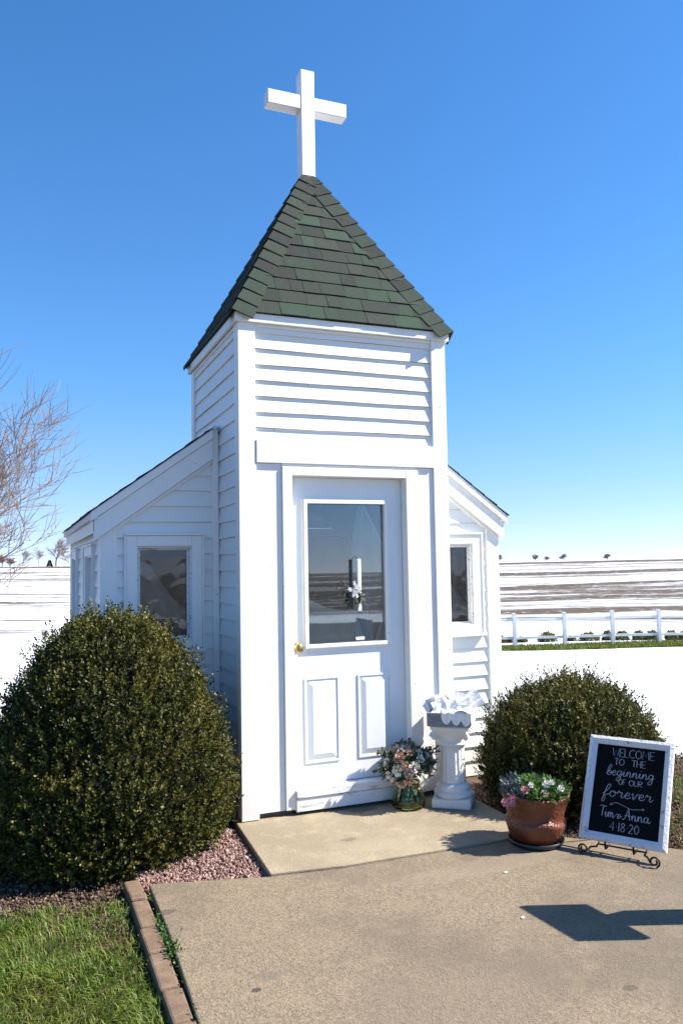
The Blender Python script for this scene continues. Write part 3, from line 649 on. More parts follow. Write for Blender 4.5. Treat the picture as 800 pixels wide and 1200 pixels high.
for px0, px1 in ((.424, .668), (.806, 1.050)):
    b = MB(); z0, z1 = .300, .855
    ringbox(b, px0, px1, z0, z1, .012, DY-.007, DY-.0005)
    # raised field with sloping bevels
    i = .022; j = .055
    o_ = [(px0+i, DY-.001, z0+i), (px1-i, DY-.001, z0+i), (px1-i, DY-.001, z1-i), (px0+i, DY-.001, z1-i)]
    n_ = [(px0+j, DY-.011, z0+j), (px1-j, DY-.011, z0+j), (px1-j, DY-.011, z1-j), (px0+j, DY-.011, z1-j)]
    b.add(o_+n_, [(4, 5, 6, 7), (0, 1, 5, 4), (1, 2, 6, 5), (2, 3, 7, 6), (3, 0, 4, 7)])
    P(b, 'raised_panel', M['doorpaint'], door)
b = MB(); kx, kz = .372, 1.060
b.lathe([(.001, 0), (.032, 0), (.033, .006), (.026, .010), (.012, .014), (.011, .030), (.024, .036), (.031, .048), (.030, .060), (.020, .069), (.001, .071)], 24)
b.xf(Matrix.Translation((kx, DY-.001, kz)) @ Matrix.Rotation(R(90), 4, 'X')); P(b, 'door_knob', M['brass'], door, smooth=True)
_st = [ony(417, 745.5, DY+.013), ony(427, 744.7, DY+.013)]
b = MB(); b.box(_st[0][0], _st[1][0], DY+.0125, DY+.0137, 1.087, 1.106); P(b, 'sticker', M['paper'], door)

# things inside the chapel, seen through the door glass, and added reflection sheets
def rose(mb, c, axis, r, layers=3):
    c = np.array(c); axis = unit(np.array(axis, float)); a = unit(np.cross(axis, [.3, .5, .81])); bb = np.cross(axis, a)
    mb.add([c+axis*r*.3+r*.30*(math.cos(q)*a+math.sin(q)*bb) for q in np.linspace(0, 6.28, 7)[:-1]]+[c+axis*r*.62], [(i, (i+1) % 6, 6) for i in range(6)])
    for l in range(layers):
        n = 4+l; rr = r*(.42+.3*l); hh = r*(.62-.2*l)
        for k in range(n):
            q0 = 2*math.pi*(k+.5*l)/n+random.uniform(-.15, .15); dq = 2.5/n
            def pt(q, f, h): return c+(math.cos(q)*a+math.sin(q)*bb)*rr*f+axis*h
            mb.add([pt(q0-dq*.6, .45, 0), pt(q0+dq*.6, .45, 0), pt(q0+dq, .95, hh*.55), pt(q0+dq*.45, 1.08, hh), pt(q0-dq*.45, 1.08, hh), pt(q0-dq, .95, hh*.55)], [(0, 1, 2, 3, 4, 5)])
IY = -.012; cp = ony(421.5, 716, IY); ct = ony(420.5, 655, IY); fc = ony(413.5, 690, IY)
t = empty('door_ornament', (cp[0], IY, cp[2])); tag(t, 'slim white wooden bar with white blossoms hanging in front of the door glass', 'ornament')
hz = ct[2]-cp[2]
b = MB(); b.box(-.013, .013, -.006, .006, 0, hz); b.build('bar', M['crosspaint'], t, bevel=.003)
b = MB(); b.tube([(0, .006, hz-.01), (0, DY-IY+.010, hz+.02)], .002, 5); b.build('cord', M['iron'], t)
fl = MB()
for k in range(9): rose(fl, (fc[0]-cp[0]+random.gauss(0, .024), -.024+random.gauss(0, .004), fc[2]-cp[2]+random.gauss(0, .03)), (random.gauss(0, .3), -1, random.gauss(0, .3)), .020, 2)
fl.build('flower_spray', M['crosspaint'], t)
lf = np.array([[.0, -.012, fc[2]-cp[2]-.05]])+rng.normal(size=(40, 3))*[.012, .003, .03]
fast_mesh('spray_leaf', leaves(lf, rng.normal(size=(40, 3))*[1, .1, 1]+[0, 0, -.6], .04, .014), 4, M['twigleaf'], t)
# added sheets just behind the door glass, shaped to imitate its curved reflections
def px_tube(pts, y, r_): 
    b = MB(); b.tube([np.append(q[:2], q[2]) for q in crv3([ony(u, v, y) for u, v in pts])], r_, 6); return b
def crv3(pts, n=8):
    p = [np.array(q, float) for q in pts]; p = [2*p[0]-p[1]]+p+[2*p[-1]-p[-2]]; out = []
    for i in range(1, len(p)-2):
        for k in range(n):
            t_ = k/n; out.append(.5*((2*p[i])+(-p[i-1]+p[i+1])*t_+(2*p[i-1]-5*p[i]+4*p[i+1]-p[i+2])*t_**2+(-p[i-1]+3*p[i]-3*p[i+1]+p[i+2])*t_**3))
    out.append(p[-2]); return out
refl_edge = [(418, 560), (425, 592), (432, 606), (440, 622), (446, 636), (450, 655), (451, 690), (446, 730), (434, 770), (415, 810)]
refl_edge2 = [(426, 570), (421, 592), (416, 615), (413.5, 640), (413, 660), (415, 690), (420, 720), (428, 750), (436, 790)]
hl = crv3([ony(u, v, .115) for u, v in refl_edge2]); hr = crv3([ony(u, v, .10) for u, v in refl_edge]); nL = 60
t = empty('reflection_sheet', (float(hl[-1][0]), .11, float(hl[-1][2]))); tag(t, 'added pale sheet with curved edges imitating a reflection at the right of the door glass', 'drape'); o0 = np.array(t.location)
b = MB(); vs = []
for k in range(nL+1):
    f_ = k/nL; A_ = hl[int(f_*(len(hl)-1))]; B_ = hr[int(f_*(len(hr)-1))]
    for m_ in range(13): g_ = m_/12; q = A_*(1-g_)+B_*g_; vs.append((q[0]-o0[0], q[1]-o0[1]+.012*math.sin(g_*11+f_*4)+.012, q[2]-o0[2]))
b.add(vs, [(k*13+m_, (k+1)*13+m_, (k+1)*13+m_+1, k*13+m_+1) for k in range(nL) for m_ in range(12)]); b.build('cloth', M['reflsheet'], t, smooth=True)  # added surface in place of the dim reflection in the pane
b = MB(); b.tube([q-o0 for q in hl], .004, 6); b.build('sheet_edge', M['reflsheet'], t, smooth=True)
b = MB(); b.tube([q-o0 for q in hr], .007, 6); b.build('sheet_edge', M['crosspaint'], t, smooth=True)
b = MB(); top_ = crv3([ony(u, v, .13) for u, v in ((356, 698), (366, 704), (380, 711), (394, 714), (410, 714), (424, 711), (440, 704), (455, 697))]); vs = []
for k, q in enumerate(top_):
    for m_ in range(7): vs.append((q[0]*1.0, 0.13+.012*math.sin(k*.9)*m_/6, q[2]-m_*.13))
b.add(vs, [(k*7+m_, (k+1)*7+m_, (k+1)*7+m_+1, k*7+m_+1) for k in range(len(top_)-1) for m_ in range(6)])
tag(b.build('reflected_arc_sheet', M['cloth'], smooth=True), 'added pale sheet with a sagging upper edge imitating a reflection in the lower door glass', 'cloth')
t = empty('altar_table', (.60, 2.75, .10)); tag(t, 'altar table under a pale cloth at the back of the dim chapel', 'table')
b = MB(); b.box(-.55, .55, -.25, .25, .74, .78); b.build('tabletop', M['darkwood'], t)
for sx in (-1, 1):
    for sy in (-1, 1): MB().box(sx*.5-.025, sx*.5+.025, sy*.2-.025, sy*.2+.025, 0, .74).build('leg', M['darkwood'], t)
b = MB(); nn = 80; vs = []; 
for k in range(nn):
    q = 2*math.pi*k/nn; sq = max(abs(math.cos(q)), abs(math.sin(q))); x_, y_ = .57*math.cos(q)/sq, .27*math.sin(q)/sq
    f_ = .02*math.sin(k*2*math.pi/5); vs += [(x_, y_, .785), (x_*(1+.05+f_), y_*(1.08+f_), .25+.04*math.sin(k*.9))]
b.add(vs, [(2*k, 2*((k+1) % nn), 2*((k+1) % nn)+1, 2*k+1) for k in range(nn)]+[tuple(2*k for k in range(nn))]); o = b.build('altar_cloth', M['drape'], smooth=False); o.location = (.60, 2.75, .10); tag(o, 'pale cloth hanging over the altar table inside the chapel', 'cloth')

# ------------------------------------------------------------------ boxwood bushes
def bush(name, center, prof, ry, nsprig, seed, label, tonebias, leaf=.0185):
    r = np.random.default_rng(seed); t = empty(name, (center[0], center[1], center[2])); tag(t, label, 'bush')
    zs = np.array([p[1] for p in prof]); rs = np.array([p[0] for p in prof])
    def rad(z): return np.interp(z, zs, rs)
    zt = np.linspace(zs[0], zs[-1], 400); arc = np.cumsum(np.hypot(np.gradient(rad(zt)), np.gradient(zt))*np.maximum(rad(zt), .06)); arc /= arc[-1]
    z = np.interp(r.random(nsprig), arc, zt); q = r.random(nsprig)*2*np.pi; rr = rad(z)
    dr = (rad(z+.01)-rad(z-.01))/.02
    N = np.stack([np.cos(q), np.sin(q), -dr], 1); N[:, 1] /= ry; N = unit(N)
    lump = .045*(vnoise(q*2.2+seed, z*4.5, seed)-.5)+.05*(vnoise(q*5.5+9, z*11, seed+1)-.5)
    depth = -np.abs(r.normal(0, .05, nsprig)); pr = r.random(nsprig) < .10; depth = np.where(pr, r.uniform(.0, .045, nsprig), depth)
    B = np.stack([np.cos(q)*rr, np.sin(q)*rr*ry, z], 1)+N*(lump+depth)[:, None]
    G = unit(N*.75+np.array([0, 0, .75])+r.normal(size=(nsprig, 3))*.28)     # sprig axis
    nl = 13; Ls = r.uniform(.045, .095, nsprig); Ls = np.where(pr & (z > zs[-1]*.55), Ls*1.35, Ls)
    S = np.repeat(np.linspace(.05, 1, nl)[None], nsprig, 0); Pp = (B[:, None]+G[:, None]*(S*Ls[:, None])[..., None]).reshape(-1, 3)
    GG = np.repeat(G, nl, 0); rv = unit(r.normal(size=(len(Pp), 3))); side = unit(np.cross(GG, rv)); Dd = unit(GG*(.25+.9*S.reshape(-1)[:, None]**2)+side)
    keep = Pp[:, 2] > .005; ln = leaf*r.uniform(.7, 1.25, len(Pp))
    nz = vnoise(q*3+seed*2, z*6, seed+7)
    tone = np.clip((nz-.45)*1.0+tonebias*(.2+.8*z/zs[-1])+r.normal(0, .10, nsprig), 0, .75); tone = np.repeat(tone, nl)*np.repeat(np.linspace(.35, 1, nl)[None], nsprig, 0).reshape(-1)
    Vv = leaves(Pp[keep], Dd[keep], ln[keep], ln[keep]*.62, .12)
    fast_mesh('foliage', Vv, 4, M['box'], t, tone[keep])
    core = MB(); pr_ = [(max(p[0]-.12, .02), p[1]*.93) for p in prof]; core.lathe(pr_, 40, fn=lambda a, z_, q_: (a, z_)); core.v = [(x, y*ry, z_) for x, y, z_ in core.v]
    core.build('stems_or_core', M['stem_or_core'], t, smooth=True)  # solid dark core added out of sight to block light through the leaves
    return t
profL = [(.60, .0), (.68, .07), (.735, .22), (.74, .38), (.70, .58), (.615, .80), (.505, 1.02), (.41, 1.16), (.32, 1.25), (.20, 1.32), (.02, 1.355)]
bush('boxwood_bush', (-.815, .02, -.07), [(a*.93, z) for a, z in profL], .82, 13500, 21, 'large dome of clipped boxwood standing left of the chapel tower', .10)
profR = [(.50, .0), (.60, .07), (.655, .20), (.66, .36), (.61, .54), (.50, .70), (.34, .82), (.16, .88), (.02, .90)]
bush('boxwood_bush', (2.24, -.36, -.08), [(a*.92, z*.91) for a, z in profR], .86, 9000, 22, 'lower wide boxwood behind the pedestal, flower pot and chalkboard', .20)

# ------------------------------------------------------------------ pedestal, tray, programs
pc = onz(527, 949, 0); PC = (1.315, -.385)
PC = (float(pc[0])+.085, float(pc[1])+.10); PR = R(-38)
t = empty('plaster_pedestal', (PC[0], PC[1], 0), PR); tag(t, 'white plaster column pedestal with fluted shaft beside the door', 'pedestal')
b = MB(); b.box(-.128, .128, -.128, .128, 0, .062); b.build('plinth', M['plaster'], t, bevel=.012)
b = MB(); b.lathe([(.122, .063), (.128, .075), (.126, .092), (.112, .102), (.106, .108), (.112, .118), (.110, .130), (.098, .140), (.092, .150)], 48); b.build('base_moulding', M['plaster'], t, smooth=True)
def flute(r_, z_, q): return r_*(1-.055*(.5+.5*math.cos(q*18))**.7), z_
b = MB(); b.lathe([(.090, .150), (.086, .165), (.083, .25), (.080, .34), (.080, .385), (.083, .392)], 180, fn=flute); b.build('shaft', M['plaster'], t, smooth=True)
b = MB()
def sq(h, z, rnd_): 
    return [(sx*h if k == 0 else sx*h, sy*h, z) for k, (sx, sy) in enumerate(((-1, -1), (1, -1), (1, 1), (-1, 1)))]
n = 48; rows = [(.088, .392, 1.0), (.100, .400, 1), (.102, .414, 1.0), (.092, .420, .9), (.098, .450, .6), (.108, .478, .35), (.118, .498, .15), (.126, .508, .05), (.128, .530, .02)]
vs = []
for (h, z, roundness) in rows:
    for k in range(n):
        q = 2*math.pi*k/n; c_, s__ = math.cos(q), math.sin(q); m_ = max(abs(c_), abs(s__)); f_ = roundness+(1-roundness)/m_; vs.append((h*c_*f_, h*s__*f_, z))
b.add(vs, [(i*n+k, i*n+(k+1) % n, (i+1)*n+(k+1) % n, (i+1)*n+k) for i in range(len(rows)-1) for k in range(n)]+[tuple((len(rows)-1)*n+k for k in range(n))])
for sx in (-1, 1):                                                   # corner scrolls
    for sy in (-1, 1):
        pts = [(sx*(.104+.020*(1-f)*math.cos(a)), sy*(.104+.020*(1-f)*math.cos(a)), .462+.026*(1-f)*math.sin(a)) for f, a in [(i/16, i/16*9.5) for i in range(17)]]
        b.tube(pts, .012, 6)
b.build('capital', M['plaster'], t, smooth=True)
TZ = .531
b = MB(); tw = .142; b.box(-tw, tw, -tw, tw, 0, .012)
for (x0, x1, y0, y1) in ((-tw, tw, -tw, -tw+.012), (-tw, tw, tw-.012, tw), (-tw, -tw+.012, -tw+.0125, tw-.0125), (tw-.012, tw, -tw+.0125, tw-.0125)): b.box(x0, x1, y0, y1, .0121, .088)
o = b.build('wooden_tray', M['greywood'], bevel=.003); o.location = (PC[0], PC[1], TZ); o.rotation_euler = (0, 0, PR); tag(o, 'square grey weathered wood tray on top of the white pedestal', 'tray')
# scalloped lace cloth: lies over the tray edge at the front right corner
def lace():
    m = MB(); nU, nV = 34, 40
    for face in range(2):
        vs = []
        for i in range(nU+1):
            u = i/nU; a = -.045+u*(tw+.050) if face == 0 else -tw-.005+u*(tw*2-.02)
            sc_ = abs(math.sin(u*math.pi*(3 if face == 0 else 4))); drop = .030+.045*sc_**.6+(.012*u if face == 0 else .012)
            for j in range(nV+1):
                v = j/nV; tot = .10+drop; s = v*tot
                if s < .10: off, z = -.10+s, .094+.006*math.sin(u*17+v*6)+.012*math.sin(s/.10*math.pi)
                else: off, z = .006+.003*math.sin(u*20), .094-(s-.10)
                vs.append((a, -tw-off, z) if face == 0 else (tw+off, a, z))
        m.add(vs, [(i*(nV+1)+j, (i+1)*(nV+1)+j, (i+1)*(nV+1)+j+1, i*(nV+1)+j+1) for i in range(nU) for j in range(nV)])
    o_ = len(m.v); nn_ = 30                                            # heaped folds over the tray
    for i in range(nn_+1):
        for j in range(nn_+1):
            x, y = (i/nn_*2-1)*(tw-.014), (j/nn_*2-1)*(tw-.014); e_ = max(0, 1-max(abs(x), abs(y))/(tw-.014))
            z = .080+.075*min(1, e_*2.2)*(.45+.75*float(vnoise(np.array(x*22+5.), np.array(y*22+3.), 31)))+.012*math.sin(x*90+y*40)*min(1, e_*3)
            m.v.append((x, y, z))
    m.f += [(o_+i*(nn_+1)+j, o_+(i+1)*(nn_+1)+j, o_+(i+1)*(nn_+1)+j+1, o_+i*(nn_+1)+j+1) for i in range(nn_) for j in range(nn_)]
    return m
o = lace().build('lace_cloth', M['cloth'], smooth=True); o.location = (PC[0], PC[1], TZ); o.rotation_euler = (0, 0, PR); tag(o, 'white scalloped lace cloth heaped in the grey tray and hanging over its edge', 'cloth')
LABP = ['leftmost fanned paper program leaning out of the grey tray', 'second fanned paper program standing from the left in the grey tray', 'upright paper program in the middle of the tray', 'tall creased paper program at the back of the tray',
        'paper program with blue print lying across the tray', 'rightmost paper program jutting past the tray corner', 'rolled white paper program lying low at the front of the tray', 'short folded paper program between the fan and the flat sheets']
specs = [(-.085, -.05, -28, 8, .145, .12), (-.06, -.02, -18, 20, .155, .11), (-.02, .02, -8, 5, .155, .12), (.02, .07, 8, -30, .155, .12), (.04, -.045, 34, 15, .14, .14), (.05, .03, 55, -12, .165, .13), (.0, -.095, 74, 5, .15, .11), (-.045, -.08, -12, 40, .12, .11)]
for (x, y, tilt, yw, L, wd), lab in zip(specs, LABP):
    m = MB(); nU, nV = 8, 6; vs = []
    for i in range(nU+1):
        for j in range(nV+1):
            u, v = i/nU-.5, j/nV; ww = wd*(.55+.45*v); vs.append((u*ww, .018*math.cos(u*math.pi*1.2)+.012*math.sin(v*3+u*6)+.010*abs(((i % 4)-2)), v*L))
    m.add(vs, [(i*(nV+1)+j, (i+1)*(nV+1)+j, (i+1)*(nV+1)+j+1, i*(nV+1)+j+1) for i in range(nU) for j in range(nV)])
    mt = Matrix.Translation((x, y, .035 if abs(tilt) < 45 else .09)) @ Matrix.Rotation(R(tilt), 4, 'Y') @ Matrix.Rotation(R(-8), 4, 'X') @ Matrix.Rotation(R(yw), 4, 'Z'); m.xf(mt)
    o = m.build('paper_program', M['paper']); o.location = (PC[0], PC[1], TZ); o.rotation_euler = (0, 0, PR); tag(o, lab, 'paper', 'paper programs in the tray')
    md = o.modifiers.new('solid', 'SOLIDIFY'); md.thickness = .0012

# ------------------------------------------------------------------ vase and bouquet
vc = onz(486, 950, 0); vc = (float(vc[0]), float(vc[1])+.09)
b = MB(); b.lathe([(.002, .004), (.095, .004), (.108, .014), (.112, .035), (.100, .085), (.082, .125), (.074, .150), (.080, .168), (.077, .168), (.070, .150), (.078, .125), (.096, .085), (.107, .035), (.100, .018), (.002, .014)], 40, cap=False)
o = b.build('glass_vase', M['greenglass'], smooth=True); o.location = (*vc, 0); tag(o, 'squat green glass vase on the stoop beside the pedestal', 'vase')
t = empty('bouquet', (*vc, .15)); tag(t, 'round bouquet of blush and cream roses with greenery in the green vase', 'bouquet')
st = MB()
for k in range(14):
    q = k*2.4; st.tube([(.05*math.cos(q), .05*math.sin(q), -.11), (.02*math.cos(q+1), .02*math.sin(q+1), 0), (.07*math.cos(q+2), .07*math.sin(q+2), .10)], .0035, 5)
st.build('stems_or_core', M['petleaf'], t)
def inner(n_, rx, rz, lo=-.2):
    d = unit(rng.normal(size=(n_*3, 3))); d = d[d[:, 2] > lo][:n_]; return d
D_ = inner(800, 1, 1, -.35); Pp = D_*[.15, .15, .135]*rng.uniform(.5, 1.0, (len(D_), 1))+[0, 0, .115]
fast_mesh('greenery', leaves(Pp, D_+rng.normal(size=D_.shape)*.5+[0, 0, -.1], rng.uniform(.035, .075, len(Pp)), rng.uniform(.014, .028, len(Pp))), 4, M['twigleaf'], t)
for k in range(9):                                                   # longer eucalyptus sprays
    q = rng.uniform(0, 6.28); d = np.array([math.cos(q), math.sin(q), rng.uniform(-.25, .9)]); d /= np.linalg.norm(d); s = np.linspace(.1, .22, 9)
    pp = np.repeat(d[None]*s[:, None], 2, 0)+[0, 0, .11]; fast_mesh('eucalyptus_spray', leaves(pp, d+rng.normal(size=pp.shape)*.7, .034, .022), 4, M['twigleaf'], t)
vd = np.array([CAM[0]-vc[0], CAM[1]-vc[1], 1.2]); vd /= np.linalg.norm(vd)
mats = ['rose', 'cream', 'peach', 'rose', 'cream', 'rose', 'peach', 'cream']; pts_ = []
for k in range(400):
    d = unit(vd*.55+rng.normal(size=3)*.62); d = np.array(d)
    if all(np.linalg.norm(d-e) > .33 for e in pts_): pts_.append(d)
    if len(pts_) >= 26: break
for k, d in enumerate(pts_):
    m = MB(); rose(m, d*[.155, .155, .132]+[0, 0, .115], d, float(rng.uniform(.026, .040)), 3); m.build('rose', M[mats[k % 8]], t)

# ------------------------------------------------------------------ terracotta pot, saucer and flowers
pp0 = onz(628, 996, -.01); pcx, pcy = float(pp0[0])+.07, float(pp0[1])+.10
b = MB(); b.lathe([(.002, 0), (.135, 0), (.150, .006), (.160, .03), (.154, .032), (.142, .012), (.002, .010)], 40, cap=False); o = b.build('plant_saucer', M['saucer'], smooth=True); o.location = (pcx, pcy, -.009); tag(o, 'round black saucer under the terracotta flower pot', 'saucer')
def potf(r_, z_, q): return r_*(1+.010*math.sin(q*3+z_*9)+.008*math.sin(q*7)), z_+(.006*math.sin(q*2+1) if z_ > .1 else 0)+(.012*math.sin(q*3+.6) if .07 < z_ < .14 else 0)
t = empty('flower_pot', (pcx, pcy, .004)); tag(t, 'glossy reddish brown terracotta pot of flowers in front of the right bush', 'flower pot')
b = MB(); b.lathe([(.002, .0), (.118, .0), (.128, .01), (.152, .05), (.165, .085), (.171, .105), (.170, .122), (.158, .134), (.157, .145), (.166, .175), (.177, .215), (.186, .250), (.194, .262), (.194, .272), (.183, .274), (.172, .255), (.155, .24), (.002, .235)], 96, fn=potf, cap=False)
b.build('pot', M['terracotta'], t, smooth=True)
b = MB(); b.lathe([(.002, .246), (.165, .246)], 40, cap=False); b.build('potting_soil', M['soil'], t)
t = empty('potted_flowers', (pcx, pcy, .25)); tag(t, 'leafy pansies with pink and cream blooms growing in the terracotta pot', 'flowers')
N_ = 1500; q = rng.uniform(0, 6.28, N_); rr = .185*np.sqrt(rng.random(N_)); hz = rng.uniform(.0, 1, N_)*(.105-.05*(rr/.185)**2)
Pp = np.stack([rr*np.cos(q), rr*np.sin(q), hz], 1); lat = RT[:2]/np.linalg.norm(RT[:2]); side = Pp[:, 0]*lat[0]+Pp[:, 1]*lat[1]
Dd = np.stack([np.cos(q)*.7, np.sin(q)*.7, np.full(N_, .5)], 1)+rng.normal(size=(N_, 3))*.6; isb = side < -.085
fast_mesh('foliage', leaves(Pp[~isb], Dd[~isb], rng.uniform(.022, .042, (~isb).sum()), rng.uniform(.012, .022, (~isb).sum())), 4, M['petleaf'], t)
Pb = Pp[isb]; Pb[:, 2] *= 1.25; Pb2 = np.concatenate([Pb, Pb+[0, 0, .012]])[::2]; fast_mesh('bluish_foliage', leaves(Pb2, np.concatenate([Dd[isb], Dd[isb]])[::2]*1.2+[0, 0, .5], .030, .012), 4, M['blueleaf'], t)
for (u, v, mt, r_) in ((592, 941, 'pink', .030), (600, 936, 'pink', .026), (615, 926, 'pink', .028), (638, 930, 'rose', .026), (622, 920, 'cream', .020), (640, 919, 'cream', .028), (646, 917, 'cream', .020), (657, 924, 'cream', .024), (600, 942, 'pink', .022)):
    # blooms sit on the near side of the plant
    dd = ray(u, v); kk = -(dd[0]*(CAM[0]-pcx)+dd[1]*(CAM[1]-pcy))/(dd[0]**2+dd[1]**2); pw = CAM+dd*(kk-.15)
    m = MB(); rose(m, (pw[0]-pcx, pw[1]-pcy, pw[2]-.25), -dd+np.array([0, 0, .4]), r_*.78, 3); m.build('bloom', M[mt], t)

for (u, v, lab) in ((612, 1075, 'white fallen petal on the path left of the dark shadow'), (592, 1022, 'white fallen petal on the path in front of the flower pot')):
    q = onz(u, v, -.006); m = MB(); m.lathe([(.001, .002), (.010, .0), (.013, .004), (.011, .006), (.001, .0035)], 10, cap=False); m.v = [(x, y*.55, z) for x, y, z in m.v]
    o = m.build('fallen_petal', M['cream'], smooth=True); o.location = (float(q[0]), float(q[1]), -.010); o.rotation_euler = (0, 0, .5); tag(o, lab, 'petal')

# ------------------------------------------------------------------ chalkboard sign and its easel
SX, SY, SYAW, ST, SWD, SHT, SZ0 = 1.718, -1.433, -.996, .501, .469, .586, .052
sm = Matrix.Translation((SX, SY, SZ0)) @ Matrix.Rotation(SYAW, 4, 'Z') @ Matrix.Rotation(-ST, 4, 'X')
t = empty('chalkboard_sign'); t.matrix_world = sm; tag(t, 'white framed chalkboard welcome sign leaning on a small black easel', 'sign')
fw_ = .046
b = MB()
def mitre(b, pts_in, pts_out, yi, yo, yb):
    for k in range(4):
        a, c = pts_in[k], pts_in[(k+1) % 4]; A, B_ = pts_out[k], pts_out[(k+1) % 4]
        mA = (A[0]*.6+a[0]*.4, A[1]*.6+a[1]*.4); mB = (B_[0]*.6+c[0]*.4, B_[1]*.6+c[1]*.4)
        b.add([(a[0], yi, a[1]), (c[0], yi, c[1]), (mB[0], yo, mB[1]), (mA[0], yo, mA[1]), (B_[0], yo+.008, B_[1]), (A[0], yo+.008, A[1]), (B_[0], yb, B_[1]), (A[0], yb, A[1]), (a[0], yb, a[1]), (c[0], yb, c[1])],
              [(0, 1, 2, 3), (3, 2, 4, 5), (5, 4, 6, 7), (7, 6, 9, 8), (0, 8, 9, 1)])
hw = SWD/2
po = [(-hw, 0), (hw, 0), (hw, SHT), (-hw, SHT)]; pi_ = [(-hw+fw_, fw_), (hw-fw_, fw_), (hw-fw_, SHT-fw_), (-hw+fw_, SHT-fw_)]
mitre(b, pi_, po, -.006, -.020, .012); b.build('frame', M['frame'], t)
b = MB(); b.box(-hw+fw_-.004, hw-fw_+.004, .0, .008, fw_-.004, SHT-fw_+.004); b.build('board', M['blackboard'], t)
def crv(pts, n=7):
    if len(pts) < 3: return [np.array(p, float) for p in pts]
    p = [np.array(q, float) for q in pts]; p = [2*p[0]-p[1]]+p+[2*p[-1]-p[-2]]; out = []
    for i in range(1, len(p)-2):
        for k in range(n):
            t_ = k/n; out.append(.5*((2*p[i])+(-p[i-1]+p[i+1])*t_+(2*p[i-1]-5*p[i]+4*p[i+1]-p[i+2])*t_**2+(-p[i-1]+3*p[i]-3*p[i+1]+p[i+2])*t_**3))
    out.append(p[-2]); return out
